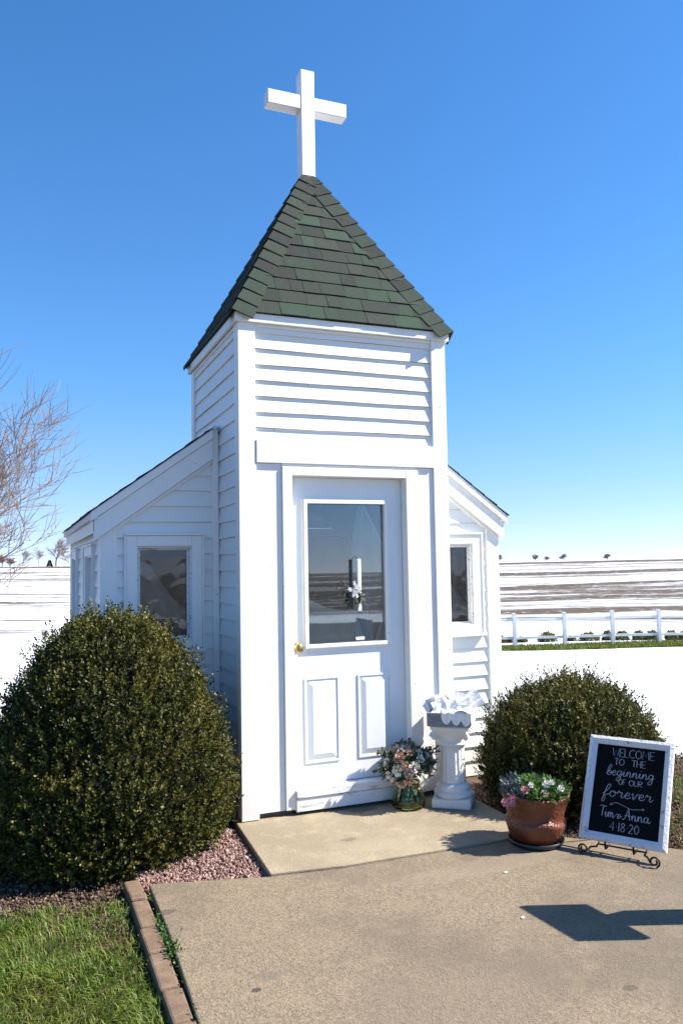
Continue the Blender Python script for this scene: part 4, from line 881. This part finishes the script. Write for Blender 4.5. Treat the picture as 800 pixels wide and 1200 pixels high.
# pen strokes: 's' straight, 'c' curved; x advance last
G_ = {
 'W': ([('s', [(0, 1), (.22, 0), (.42, .8), (.64, 0), (.86, 1)])], .95), 'E': ([('s', [(.5, 1), (0, 1), (0, 0), (.5, 0)]), ('s', [(0, .5), (.42, .5)])], .62), 'L': ([('s', [(0, 1), (0, 0), (.48, 0)])], .58),
 'C': ([('c', [(.68, .85), (.4, 1), (.08, .75), (.05, .3), (.35, 0), (.68, .12)])], .78), 'O': ([('c', [(.4, 1), (.08, .75), (.08, .25), (.4, 0), (.72, .25), (.72, .75), (.4, 1)])], .9),
 'M': ([('s', [(0, 0), (.1, 1), (.4, .35), (.7, 1), (.8, 0)])], .95), 'T': ([('s', [(0, 1), (.7, 1)]), ('s', [(.35, 1), (.35, 0)])], .75), 'H': ([('s', [(0, 1), (0, 0)]), ('s', [(.55, 1), (.55, 0)]), ('s', [(0, .5), (.55, .5)])], .72),
 'F': ([('s', [(.5, 1), (0, 1), (0, 0)]), ('s', [(0, .5), (.4, .5)])], .6), 'U': ([('c', [(0, 1), (.02, .25), (.28, 0), (.54, .25), (.56, 1)])], .72), 'R': ([('s', [(0, 0), (0, 1)]), ('c', [(0, 1), (.45, .95), (.5, .65), (.05, .5)]), ('s', [(.08, .5), (.55, 0)])], .68),
 'b': ([('c', [(-.05, .25), (.2, .8), (.42, 1.75), (.28, 2.0), (.12, 1.5), (.1, .3), (.28, 0), (.5, .25), (.48, .75), (.25, .8), (.3, .55), (.62, .5)])], .6),
 'e': ([('c', [(0, .45), (.28, .5), (.42, .8), (.26, 1), (.08, .65), (.12, .15), (.34, 0), (.6, .35)])], .58),
 'g': ([('c', [(.46, .85), (.22, 1), (.03, .5), (.2, .05), (.44, .4), (.5, .95), (.5, -.5), (.3, -1.0), (.08, -.75), (.3, -.2), (.7, .4)])], .68),
 'i': ([('c', [(0, .4), (.14, .95), (.14, .2), (.28, 0), (.46, .4)]), ('s', [(.17, 1.35), (.2, 1.45)])], .42), 'n': ([('c', [(0, .4), (.1, .95), (.12, .05)]), ('c', [(.12, .45), (.3, .95), (.44, .75), (.45, .15), (.58, 0), (.74, .4)])], .7),
 'm': ([('c', [(0, .4), (.1, .95), (.12, .05)]), ('c', [(.12, .45), (.28, .95), (.4, .75), (.4, .05)]), ('c', [(.4, .45), (.56, .95), (.7, .75), (.7, .15), (.82, 0), (.98, .4)])], .95),
 'f': ([('c', [(-.05, .3), (.25, .9), (.5, 1.8), (.36, 2.1), (.2, 1.6), (.1, .2), (.05, -.8), (.18, -1.0), (.28, -.5), (.2, .1), (.6, .45)])], .58), 'o': ([('c', [(.34, .95), (.1, .85), (.04, .3), (.26, 0), (.5, .3), (.44, .9), (.28, .92), (.45, .72), (.74, .8)])], .66),
 'r': ([('c', [(0, .6), (.12, 1.1), (.2, .85), (.44, .85), (.4, .25), (.54, 0), (.72, .4)])], .68), 'v': ([('c', [(0, .8), (.12, .95), (.22, .15), (.32, .05), (.52, .95), (.74, .8)])], .66),
 'a': ([('c', [(.46, .85), (.22, 1), (.03, .5), (.18, .02), (.4, .3), (.48, .95), (.48, .15), (.62, 0), (.8, .4)])], .76), 'Y': ([('c', [(0, .45), (.3, .9), (.5, .85)])], .5),
 'J': ([('c', [(0, 1.9), (.3, 2.05), (.9, 1.9)]), ('c', [(.5, 1.95), (.4, 1), (.36, .1)])], .72), 'A': ([('c', [(-.15, .0), (.1, .2), (.5, 2.05)]), ('c', [(.5, 2.05), (.58, 1.0), (.72, .0)]), ('s', [(.1, .75), (.78, .8)])], .86),
 '4': ([('s', [(.4, 0), (.4, 1), (0, .35), (.55, .35)])], .7), '1': ([('s', [(.1, 1), (.1, 0)])], .3), '8': ([('c', [(.3, .55), (.08, .78), (.3, 1), (.5, .78), (.3, .55), (.04, .25), (.3, 0), (.55, .25), (.3, .55)])], .7),
 '2': ([('c', [(.02, .8), (.25, 1), (.48, .75), (.3, .4), (0, 0)]), ('s', [(0, 0), (.55, 0)])], .68), '0': ([('c', [(.3, 1), (.06, .7), (.06, .3), (.3, 0), (.54, .3), (.54, .7), (.3, 1)])], .68), '.': ([('s', [(.1, .48), (.16, .52)])], .34),
 ' ': ([], .5), '&': ([('c', [(.0, .5), (.2, .75), (.42, .55), (.3, .2), (.5, .1), (.75, .5), (.6, .8), (.42, .6), (.6, .3), (.95, .5)])], 1.0),
}
def write(text, cx, base, wid, xh, rr, name, italic=.0):
    adv = 0; strokes = []
    for chx in text:
        for kind, pts in G_[chx][0]:
            strokes.append([(p[0]+adv, p[1]) for p in (crv(pts) if kind == 'c' else pts)])
        adv += G_[chx][1]
    sc_ = wid/adv; b = MB()
    for s in strokes:
        pts = [(cx-wid/2+(x+y*italic)*sc_, -.0008, base+y*xh) for x, y in s]
        if len(pts) < 2: continue
        n_ = len(pts); rad_ = [rr*(1.0+.45*max(0, (pts[max(i-1, 0)][2]-pts[min(i+1, n_-1)][2])/(abs(pts[max(i-1, 0)][2]-pts[min(i+1, n_-1)][2])+abs(pts[max(i-1, 0)][0]-pts[min(i+1, n_-1)][0])+1e-6))) for i in range(n_)]
        b.tube(pts, [q*.70 for q in rad_], 6)
    b.build('lettering', M['chalk'], t)
def yb(fr): return SHT*(1-fr)
write('WELCOME', .018, yb(.185), .236, .046, .0022, 'a'); write('TO', -.055, yb(.268), .060, .036, .0022, 'a'); write('THE', .052, yb(.268), .082, .036, .0022, 'a')
write('beginning', .008, yb(.372), .262, .029, .0024, 'b', .08); write('OF', -.030, yb(.452), .040, .030, .0022, 'a'); write('OUR', .045, yb(.452), .076, .030, .0022, 'a')
write('forever', .005, yb(.575), .270, .032, .0026, 'b', .08)
b = MB(); b.tube([(x, -.0008, z) for x, z in crv([(-.085, yb(.655)), (-.055, yb(.628)), (-.02, yb(.640)), (.03, yb(.668)), (.07, yb(.662)), (.098, yb(.655))])], .0014, 5); b.tube([(-.078, -.0008, yb(.632)), (-.085, -.0008, yb(.655)), (-.068, -.0008, yb(.648))], .0014, 5); b.tube([(.092, -.0008, yb(.650)), (.100, -.0008, yb(.655)), (.094, -.0008, yb(.662))], .004, 6); b.build('arrow_flourish', M['chalk'], t)
write('Jim', -.095, yb(.770), .082, .029, .0027, 'b'); write('&', -.030, yb(.775), .038, .034, .0022, 'b'); write('Anna', .068, yb(.770), .142, .029, .0027, 'b')
write('4.18.20', .008, yb(.885), .160, .046, .0024, 'a')
# easel: two scroll feet with hooks in front, a cross bar and a rear leg
t = empty('wire_easel', (SX, SY, 0), SYAW); tag(t, 'black wrought iron easel with scrolled feet under the welcome chalkboard', 'easel')
def scroll(cx, cz, r0, sgn, n=26, turns=1.35, y=-.07):
    return [(cx+sgn*(r0*(1-.62*i/n))*math.cos(-1.2+2*math.pi*turns*i/n), y, cz+(r0*(1-.62*i/n))*math.sin(-1.2+2*math.pi*turns*i/n)) for i in range(n+1)]
zg = -.010
for sx in (-1, 1):
    b = MB(); b.tube([(sx*.095, .28, .44), (sx*.12, .10, .16), (sx*.128, .016, .035), (sx*.128, -.03, .030), (sx*.150, -.06, .034), (sx*.168, -.07, .012)], .0055, 8)
    b.tube(scroll(sx*.188, .020, .028, sx)[::-1], .0052, 8); b.build('scroll_foot', M['iron'], t, smooth=True)
    b = MB(); b.tube([(sx*.075, .03, .030), (sx*.075, -.040, .030), (sx*.075, -.046, .040), (sx*.075, -.044, .068)], .0055, 8); b.build('hook', M['iron'], t, smooth=True)
b = MB(); b.tube([(-.128, .016, .030), (.128, .016, .030)], .005, 8); b.build('cross_bar', M['iron'], t); b = MB(); b.tube([(-.095, .28, .44), (.095, .28, .44)], .005, 8); b.build('cross_bar', M['iron'], t)
b = MB(); b.tube([(0, .28, .44), (0, .35, .2), (0, .40, zg+.005)], .0055, 8); b.build('rear_leg', M['iron'], t, smooth=True)

# ------------------------------------------------------------------ brick edging, gravel, mulch, grass
ys = [-.60, -.745, -.872, -1.193, -1.454, -1.769, -2.03, -2.33, -2.63]
LB = ['short brown edging brick partly hidden under the left bush', 'short edging brick at the corner of the path below the bush', 'first long edging brick below the bush corner', 'second long brown edging brick beside the path', 'third edging brick with weeds along its path side', 'fourth edging brick beside the path', 'edging brick cut by the bottom of the photo', 'edging brick just below the photo frame']
for k in range(8):
    y1, y0 = ys[k]-.007, ys[k+1]+.007; b = MB(); nz_ = 5; zt_ = -.022+random.uniform(-.004, .004)
    b.box(-.041, .041, -(y1-y0)/2, (y1-y0)/2, -.09, 0); o = b.build('edging_brick', M['brick'], bevel=.011); o.location = (-.772+random.uniform(-.004, .004), (y0+y1)/2, zt_); o.rotation_euler = (random.uniform(-.01, .01), random.uniform(-.02, .02), random.uniform(-.018, .018)); tag(o, LB[k], 'brick', 'bricks edging the lawn')
def pebbles(name, mat, pts, rmin, rmax, flat_=.7):
    base = np.array([(1, 0, 0), (-1, 0, 0), (0, 1, 0), (0, -1, 0), (0, 0, 1), (0, 0, -1), (.6, .6, .5), (-.6, .6, .5), (-.6, -.6, .5), (.6, -.6, .5)], float)
    fcs = [(0, 6, 9), (6, 4, 9), (6, 2, 7), (6, 7, 4), (7, 1, 8), (7, 8, 4), (8, 3, 9), (8, 9, 4), (0, 2, 6), (2, 1, 7), (1, 3, 8), (3, 0, 9), (0, 5, 2), (2, 5, 1), (1, 5, 3), (3, 5, 0)]
    n_ = len(pts); A = unit(rng.normal(size=(n_, 3))); Bv = unit(np.cross(A, rng.normal(size=(n_, 3)))); Cc = np.cross(A, Bv); s = rng.uniform(rmin, rmax, (n_, 1))
    sc3 = rng.uniform(.55, 1.3, (n_, 3))*s
    jig = 1+rng.normal(size=(n_, 10, 1))*.14
    vv = pts[:, None]+jig*(base[None, :, 0:1]*(A*sc3[:, :1])[:, None]+base[None, :, 1:2]*(Bv*sc3[:, 1:2])[:, None]+base[None, :, 2:3]*(Cc*sc3[:, 2:]*flat_)[:, None])
    return fast_mesh(name, vv.reshape(-1, 3), 10, mat, faces=fcs)
n_ = 15000; x = rng.uniform(-.86, -.06, n_); y = rng.uniform(-.92, .05, n_)
ok = (y > -.735-.28*(x+.705)+.02) & (x < -.055+.055*y)
ok &= (x > -.74)
z = -.078+.028*np.clip(rng.random(n_), 0, 1)+.018*np.clip((x+.7)/.6, 0, 1)
tag(pebbles('pink_gravel', M['gravel'], np.stack([x, y, z], 1)[ok], .005, .0125), 'pinkish crushed gravel between the left bush, stoop and path', 'gravel', kind='stuff')
# mulch chips under the bushes, in the band at the edge of the lawn and right of the path
n_ = 16000; x = np.concatenate([rng.uniform(-3.2, -.72, n_), rng.uniform(1.6, 4.2, n_)]); y = np.concatenate([rng.uniform(-.95, .45, n_), rng.uniform(-1.9, .4, n_)])
edge = np.where(x < 0, -.62-.12*(vnoise(x*3, y*0, 2)-.3)+.10*(x+1.2)*0, -1.36-(x-1.98)*1.02)
ok = np.where(x < 0, y > edge-.10*rng.random(len(x)), (y > edge+.03) & (y < .4))
ext = (rng.random(len(x)) < .25) & (x < 0) & (x > -1.05) & (y < -.6)
chp = np.stack([x, y, np.full(len(x), -.078)+rng.uniform(0, .014, len(x))], 1)[ok]
x2 = rng.uniform(-1.15, -.82, 1500); y2 = rng.uniform(-2.0, -.6, 1500); k2 = vnoise(x2*6, y2*5, 4) > .66+.9*(-.84-x2)
x3 = rng.uniform(-2.2, -.82, 7000); y3 = rng.uniform(-2.4, -.6, 7000); k3 = rng.random(7000) < np.clip((x3+1.7)/.8, .08, 1)
chp = np.concatenate([chp, np.stack([x2, y2, np.full(1500, -.074)], 1)[k2], np.stack([x3, y3, np.full(7000, -.079)], 1)[k3]])
tag(pebbles('bark_mulch', M['chips'], chp, .004, .012, .4), 'brown bark mulch and dead leaves under the bushes', 'mulch', kind='stuff')
def grass(name, x, y, zb, hmin, hmax, wd, lean, label, tone=None, seed=0, dry=None):
    n_ = len(x); h = rng.uniform(hmin, hmax, n_); az = 2*np.pi*vnoise(x*2.6+seed, y*2.6, 8+seed)*1.5+rng.normal(0, 1.5, n_); l = np.abs(rng.normal(lean, .3, n_))
    d = np.stack([np.cos(az), np.sin(az), np.zeros(n_)], 1); s = np.stack([-np.sin(az+rng.normal(0, .6, n_)), np.cos(az), np.zeros(n_)], 1)
    b0 = np.stack([x, y, zb], 1); up = np.array([0, 0, 1.]); ww = (wd*rng.uniform(.6, 1.3, n_))[:, None]
    c1 = b0+(up*.55+d*(l*.30)[:, None])*h[:, None]; c2 = b0+(up*(1-.35*np.clip(l, 0, 1.5))[:, None]+d*(l*.85)[:, None])*h[:, None]
    V_ = np.stack([b0-s*ww*.5, b0+s*ww*.5, c1+s*ww*.42, c1-s*ww*.42, c2], 1).reshape(-1, 3)
    tn = np.clip((vnoise(x*4+3, y*4, 13+seed)-.55)*.9, 0, .5) if tone is None else tone
    return tag(fast_mesh(name, V_, 5, M['grass'], tone=tn, faces=[(0, 1, 2, 3), (3, 2, 4)]), label, 'grass', kind='stuff')
n_ = 95000; x = rng.uniform(-2.9, -.82, n_); y = rng.uniform(-3.1, -.50, n_)
dens = np.clip((-.62-.10*vnoise(x*5, y*0, 6)-y)/.22, 0, 1)*np.clip(1.25*vnoise(x*3.2, y*3.2, 9)+.35+.25-.55*np.clip((x+1.05)/.25, 0, 1)*vnoise(x*7, y*6, 11)*1.6, 0, 1)
dens *= 1-.65*np.clip((vnoise(x*4.5+2, y*3.5, 23)-.66)/.1, 0, 1)*np.clip((x+1.55)/.4, 0, 1)
ok = rng.random(n_) < dens; x, y = x[ok], y[ok]
grass('lawn_grass', x, y, np.full(len(x), -.088), 0.028, .078, .0042, .85, 'lush green lawn grass at the lower left beside the edging bricks')
xa, ya = rng.uniform(2.2, 6.5, 30000), rng.uniform(-2.6, 2.8, 30000); ed = -1.36-(xa-1.98)*1.02
ok = (ya > ed+.08+.5*vnoise(xa*3, ya*3, 3)) & (ya+.72*xa < 3.4+2.2*(vnoise(xa*1.2, ya*1.2, 4)-.5)) & (rng.random(30000) < np.clip(vnoise(xa*2.2, ya*2.2, 17)*1.6-.25, 0, 1))
grass('verge_grass', xa[ok], ya[ok], np.full(ok.sum(), -.088), .05, .11, .005, .6, 'patchy green grass behind the chalkboard at the edge of the snow', seed=3)
xa, ya = rng.uniform(-6.0, -1.0, 22000), rng.uniform(1.4, 8.2, 22000); ok = (ya+.72*xa < 3.5+2.4*(vnoise(xa*1.2, ya*1.2, 4)-.5)) & (rng.random(22000) < np.clip(vnoise(xa*2, ya*2, 19)*1.6-.2, 0, 1))
grass('verge_grass', xa[ok], ya[ok], np.full(ok.sum(), -.09), .05, .12, .007, .6, 'green grass left of the large bush where the snow begins', seed=4)
# weeds in the joint between bricks and path
xw = np.concatenate([rng.normal(-.720, .010, 200), rng.normal(-.714, .018, 420), rng.normal(-.722, .008, 160)]); yw = np.concatenate([rng.normal(-1.22, .07, 200), rng.normal(-1.45, .06, 420), rng.uniform(-2.2, -.8, 160)])
Pp = np.stack([xw, yw, np.full(len(xw), -.06)+rng.uniform(0, .055, len(xw))], 1)
o = fast_mesh('joint_weeds', leaves(Pp, rng.normal(size=(len(xw), 3))*.8+[0, 0, .7], rng.uniform(.010, .022, len(xw)), rng.uniform(.006, .012, len(xw))), 4, M['petleaf']); tag(o, 'small green weeds growing in the joint between bricks and path', 'weeds', kind='stuff')
# strip of grass along the fence
tdir = (fence_b-fence_a)[:2]; tl = np.linalg.norm(tdir); tdir /= tl; nd = np.array([-tdir[1], tdir[0]])
s = rng.uniform(-1, tl+6, 26000); o_ = rng.uniform(-1.65, .55, 26000)+.25*(vnoise(s*.9, s*0, 5)-.5)
x = fence_a[0]+tdir[0]*s+nd[0]*o_; y = fence_a[1]+tdir[1]*s+nd[1]*o_
grass('fence_grass', x, y, terrain_z(x, y)-.01, .06, .15, .022, .4, 'green strip of grass along the foot of the white fence', tone=np.clip(rng.normal(.32, .15, len(x)), 0, .6), seed=5)

# ------------------------------------------------------------------ fence and the shrubs behind it
t = empty('rail_fence', (float(fence_a[0]), float(fence_a[1]), 0)); tag(t, 'white post and rail fence across the snow right of the chapel', 'fence')
posts = [(546, 764), (603, 760), (661.6, 757.6), (718, 754.8), (772.5, 752.7), (828, 750.4)]; pw_ = []
for (u, v) in posts:
    d = ray(u, v); A_ = np.array([[d[0], -tdir[0]], [d[1], -tdir[1]]]); k_ = np.linalg.solve(A_, fence_a[:2]-CAM[:2]); pw_.append(CAM[:2]+d[:2]*k_[0])
hpost = 1.06
rot = math.atan2(tdir[1], tdir[0])
for p in pw_:
    zb = float(terrain_z(np.array(p[0]), np.array(p[1]))); b = MB(); b.box(-.052, .052, -.052, .052, zb-.2, zb+hpost); b.add([(-.058, -.058, zb+hpost), (.058, -.058, zb+hpost), (.058, .058, zb+hpost), (-.058, .058, zb+hpost), (0, 0, zb+hpost+.012)], [(0, 1, 4), (1, 2, 4), (2, 3, 4), (3, 0, 4), (3, 2, 1, 0)])
    b.xf(Matrix.Translation((p[0]-fence_a[0], p[1]-fence_a[1], 0)) @ Matrix.Rotation(rot, 4, 'Z')); b.build('post', M['vinyl'], t)
for zr in (.86, .30):
    for a, c in zip(pw_[:-1], pw_[1:]):
        za, zc = [float(terrain_z(np.array(p[0]), np.array(p[1])))+zr for p in (a, c)]; e = np.array([nd[0]*.03, nd[1]*.03, 0]); A3 = np.array([a[0]-fence_a[0], a[1]-fence_a[1], za]); C3 = np.array([c[0]-fence_a[0], c[1]-fence_a[1], zc]); uz = np.array([0, 0, .038])
        b = MB(); b.add([A3-e-uz, C3-e-uz, C3+e-uz, A3+e-uz, A3-e+uz, C3-e+uz, C3+e+uz, A3+e+uz], [(0, 3, 2, 1), (4, 5, 6, 7), (0, 1, 5, 4), (1, 2, 6, 5), (2, 3, 7, 6), (3, 0, 4, 7)]); b.build('rail', M['vinyl'], t)
fp = dep(69, 716, 44.0); zf_ = float(terrain_z(np.array(fp[0]), np.array(fp[1])))
t = empty('fence_post', (float(fp[0]), float(fp[1]), zf_)); b = MB(); b.box(-.09, .09, -.09, .09, -.2, 1.05); b.build('post', M['vinyl'], t); b = MB(); b.box(-.11, .11, -.11, .11, 1.05, 1.10); b.build('cap', M['vinyl'], t); tag(t, 'lone white fence post in the snow left of the chapel', 'fence post')
SL = ['low olive tuft just right of the chapel corner', 'small round tuft left of the first visible fence post', 'broad rounded shrub between the first two fence posts', 'low tuft just right of the second fence post', 'wide low shrub left of the third fence post', 'taller tuft close to the third fence post', 'rounded shrub just right of the third fence post', 'small round shrub midway between the last two fence posts', 'wide shrub left of the last fence post', 'green shrub right of the last fence post', 'low olive shrub at the right edge of the snow beyond the fence', 'tiny tuft between the chapel corner and first post']
SP = [(587, 748, 7, 5), (611, 748, 8, 4), (641, 746, 18, 8), (668, 746.5, 8, 4), (690, 744.5, 20, 7), (711, 743, 8, 8), (728, 743, 13, 8), (748, 741.5, 11, 8), (763, 741, 14, 8), (786, 740, 13, 8), (800, 739.5, 10, 7), (598, 748.5, 6, 4)]
for (u, v, wpx, hpx), lab in zip(SP, SL):
    k_ = 27.5; p = dep(u, v+1, k_); zb = float(terrain_z(np.array(p[0]), np.array(p[1]))); sx_ = wpx*k_/F*.55; h_ = hpx*k_/F*1.15
    t = empty('low_shrub', (float(p[0]), float(p[1]), zb)); tag(t, lab, 'shrub', 'low shrubs beyond the fence'); n_ = 420
    d = unit(rng.normal(size=(n_, 3))); d[:, 2] = np.abs(d[:, 2]); base_off = max(0.0, float(p[2])-zb)
    Pp = d*[sx_, sx_*.8, h_]*rng.uniform(.5, 1.05, (n_, 1)); fast_mesh('foliage', leaves(Pp, d+rng.normal(size=d.shape)*.6, .12, .06), 4, M['shrubleaf'], t)
    b = MB()
    for j in range(5): b.tube([(0, 0, -.05), (sx_*.4*math.cos(j*1.3), sx_*.4*math.sin(j*1.3), h_*.5)], .012, 4)
    b.build('stem_or_core', M['bark'], t)

# ------------------------------------------------------------------ trees
class Tree:
    def __init__(s, seed): s.r = random.Random(seed); s.big = MB(); s.tw = MB(); s.n = 0
    def grow(s, p, d, L, rad, lev, maxlev, spread, upw, kids, env=None):
        r = s.r; n = 4 if lev < maxlev-1 else 3; pts = [p]; cur = np.array(p, float); dd = np.array(d, float)
        for i in range(n):
            dd = dd+np.array([r.gauss(0, .13), r.gauss(0, .13), r.gauss(0, .09)+upw]); dd /= np.linalg.norm(dd); cur = cur+dd*L/n; pts.append(cur.copy())
        rs = [rad*(1-.62*i/n) for i in range(n+1)]
        (s.big if lev == 0 else s.tw).tube(pts, rs, 8 if lev == 0 else (5 if lev < 3 else 3), cap=False); s.n += 1
        if lev >= maxlev: return
        nk = kids[min(lev, len(kids)-1)]
        for k in range(nk):
            f = .22+.78*(k+r.random()*.8)/nk if lev else .30+.70*(k+r.random()*.6)/nk; f = min(f, 1.0)
            i = min(int(f*n), n-1); q = pts[i]+(pts[i+1]-pts[i])*(f*n-i)
            a = np.cross(dd, [r.gauss(0, 1), r.gauss(0, 1), r.gauss(0, 1)]); a /= np.linalg.norm(a)+1e-9
            an = spread*r.uniform(.65, 1.25)*(1.0 if f < .97 else .4); loc = pts[i+1]-pts[i]; loc = loc/np.linalg.norm(loc); nd_ = loc*math.cos(an)+a*math.sin(an)
            if nd_[2] < -.15: nd_[2] *= -.3
            s.grow(q, nd_, L*r.uniform(.48, .78)*(1.0 if lev else (1.25-.55*f)), max(rad*(.52 if lev else .42)*(1-.35*f), s.rmin), lev+1, maxlev, spread, upw, kids)
def tree(name, base, h, seed, levels, kids, rad, rmin, label, cat='tree', twig='twig', spread=.62, upw=.05, group=None, trunkL=.42):
    t = empty(name, tuple(map(float, base))); tag(t, label, cat, group); T = Tree(seed); T.rmin = rmin
    T.grow((0, 0, -.2), (0, 0, 1), h*trunkL, rad, 0, levels, spread, upw, kids)
    T.big.build('trunk', M['bark'] if twig == 'twig' else M[twig], t, smooth=True); T.tw.build('crown', M[twig], t); return t
tb = dep(-44, 700, 15.5); tb[2] = float(terrain_z(np.array(tb[0]), np.array(tb[1])))
tree('bare_tree', tb, 7.3, 5, 5, (16, 8, 6, 5, 4), .15, .0068, 'big bare tree with fine reddish twigs reaching in at the left edge', spread=.66, upw=.045, trunkL=.52)
def far_tree(u, v, hpx, dist, seed, label, kids=(6, 4, 4, 3), levels=4, rad=.2, rmin=.03, twig='fartwig', name='bare_tree', **kw):
    p = dep(u, v, dist); zb = float(terrain_z(np.array(p[0]), np.array(p[1]))); p[2] = zb
    tree(name, p, 1.35*hpx*dist/F, seed, levels, kids, rad, rmin, label, twig=twig, group='bare trees along the horizon', **kw)
far_tree(66, 661, 38, 205, 3, 'tallest bare tree on the left horizon beside the chapel eave', kids=(8, 5, 4, 3), rad=.26, rmin=.045)
far_tree(27, 661, 22, 230, 8, 'wispy bare tree in the middle of the left skyline', rad=.10, rmin=.035)
far_tree(46, 661, 24, 235, 9, 'second wispy bare tree left of the tallest far tree', rad=.10, rmin=.035)
far_tree(82, 661, 22, 240, 12, 'thin bare tree at the chapel wall on the left skyline', rad=.10, rmin=.035)
for (u, hp, sd_, lab) in ((3, 22, 41, 'rusty brown brush at the far left edge of the skyline'), (12, 16, 42, 'smaller rusty brush on the far left skyline')):
    far_tree(u, 662, hp, 200, sd_, lab, kids=(9, 6, 4), levels=3, rad=.10, rmin=.06, twig='farbrush', name='brush', spread=.9, trunkL=.35)
far_tree(711.5, 654.5, 11, 205, 14, 'round bare tree alone on the right skyline', kids=(10, 7, 5, 3), levels=4, rad=.12, rmin=.035, spread=.8, trunkL=.32)
for (u, hp, sd_, lab) in ((585, 13, 51, 'bare tree top next to the right eave of the chapel'), (627, 13, 52, 'first low bare tree of the cluster on the right skyline'), (641, 10, 53, 'second low bare tree of the right skyline cluster'), (660, 13, 54, 'bare tree right of the low cluster on the skyline')):
    far_tree(u, 657, hp, 230, sd_, lab, kids=(10, 6, 4, 3), levels=4, rad=.09, rmin=.028, spread=.95, trunkL=.30)
p = dep(58.5, 661, 200); p[2] = float(terrain_z(np.array(p[0]), np.array(p[1])))
t = empty('evergreen_tree', tuple(map(float, p))); tag(t, 'tiny dark evergreen on the left horizon beside the tallest bare tree', 'tree'); n_ = 500; hh = rng.random(n_); q = rng.uniform(0, 6.28, n_)
Pp = np.stack([.55*(1-hh)*np.cos(q), .55*(1-hh)*np.sin(q), .15+1.5*hh], 1); fast_mesh('crown', leaves(Pp, np.stack([np.cos(q), np.sin(q), -.3+0*q], 1), .35, .2), 4, M['evergreen'], t); MB().tube([(0, 0, -.2), (0, 0, 1.2)], .06, 6).build('trunk', M['bark'], t)

# ------------------------------------------------------------------ post outside the frame whose shadow crosses the path
px, py = 1.99, -2.34
t = empty('sign_post', (px, py, -.01)); tag(t, 'white post with a flat blank board beyond the right edge of the path', 'post')
b = MB(); b.box(-.055, .055, -.065, .065, 0, .80); b.build('post', M['postwood'], t, bevel=.006)
b = MB(); b.box(-.02, .02, -.195, .195, .78, 1.06); b.xf(Matrix.Rotation(R(4), 4, 'Z')); b.v = [(x-.078, y, z) for x, y, z in b.v]; b.build('board', M['postwood'], t, bevel=.004)
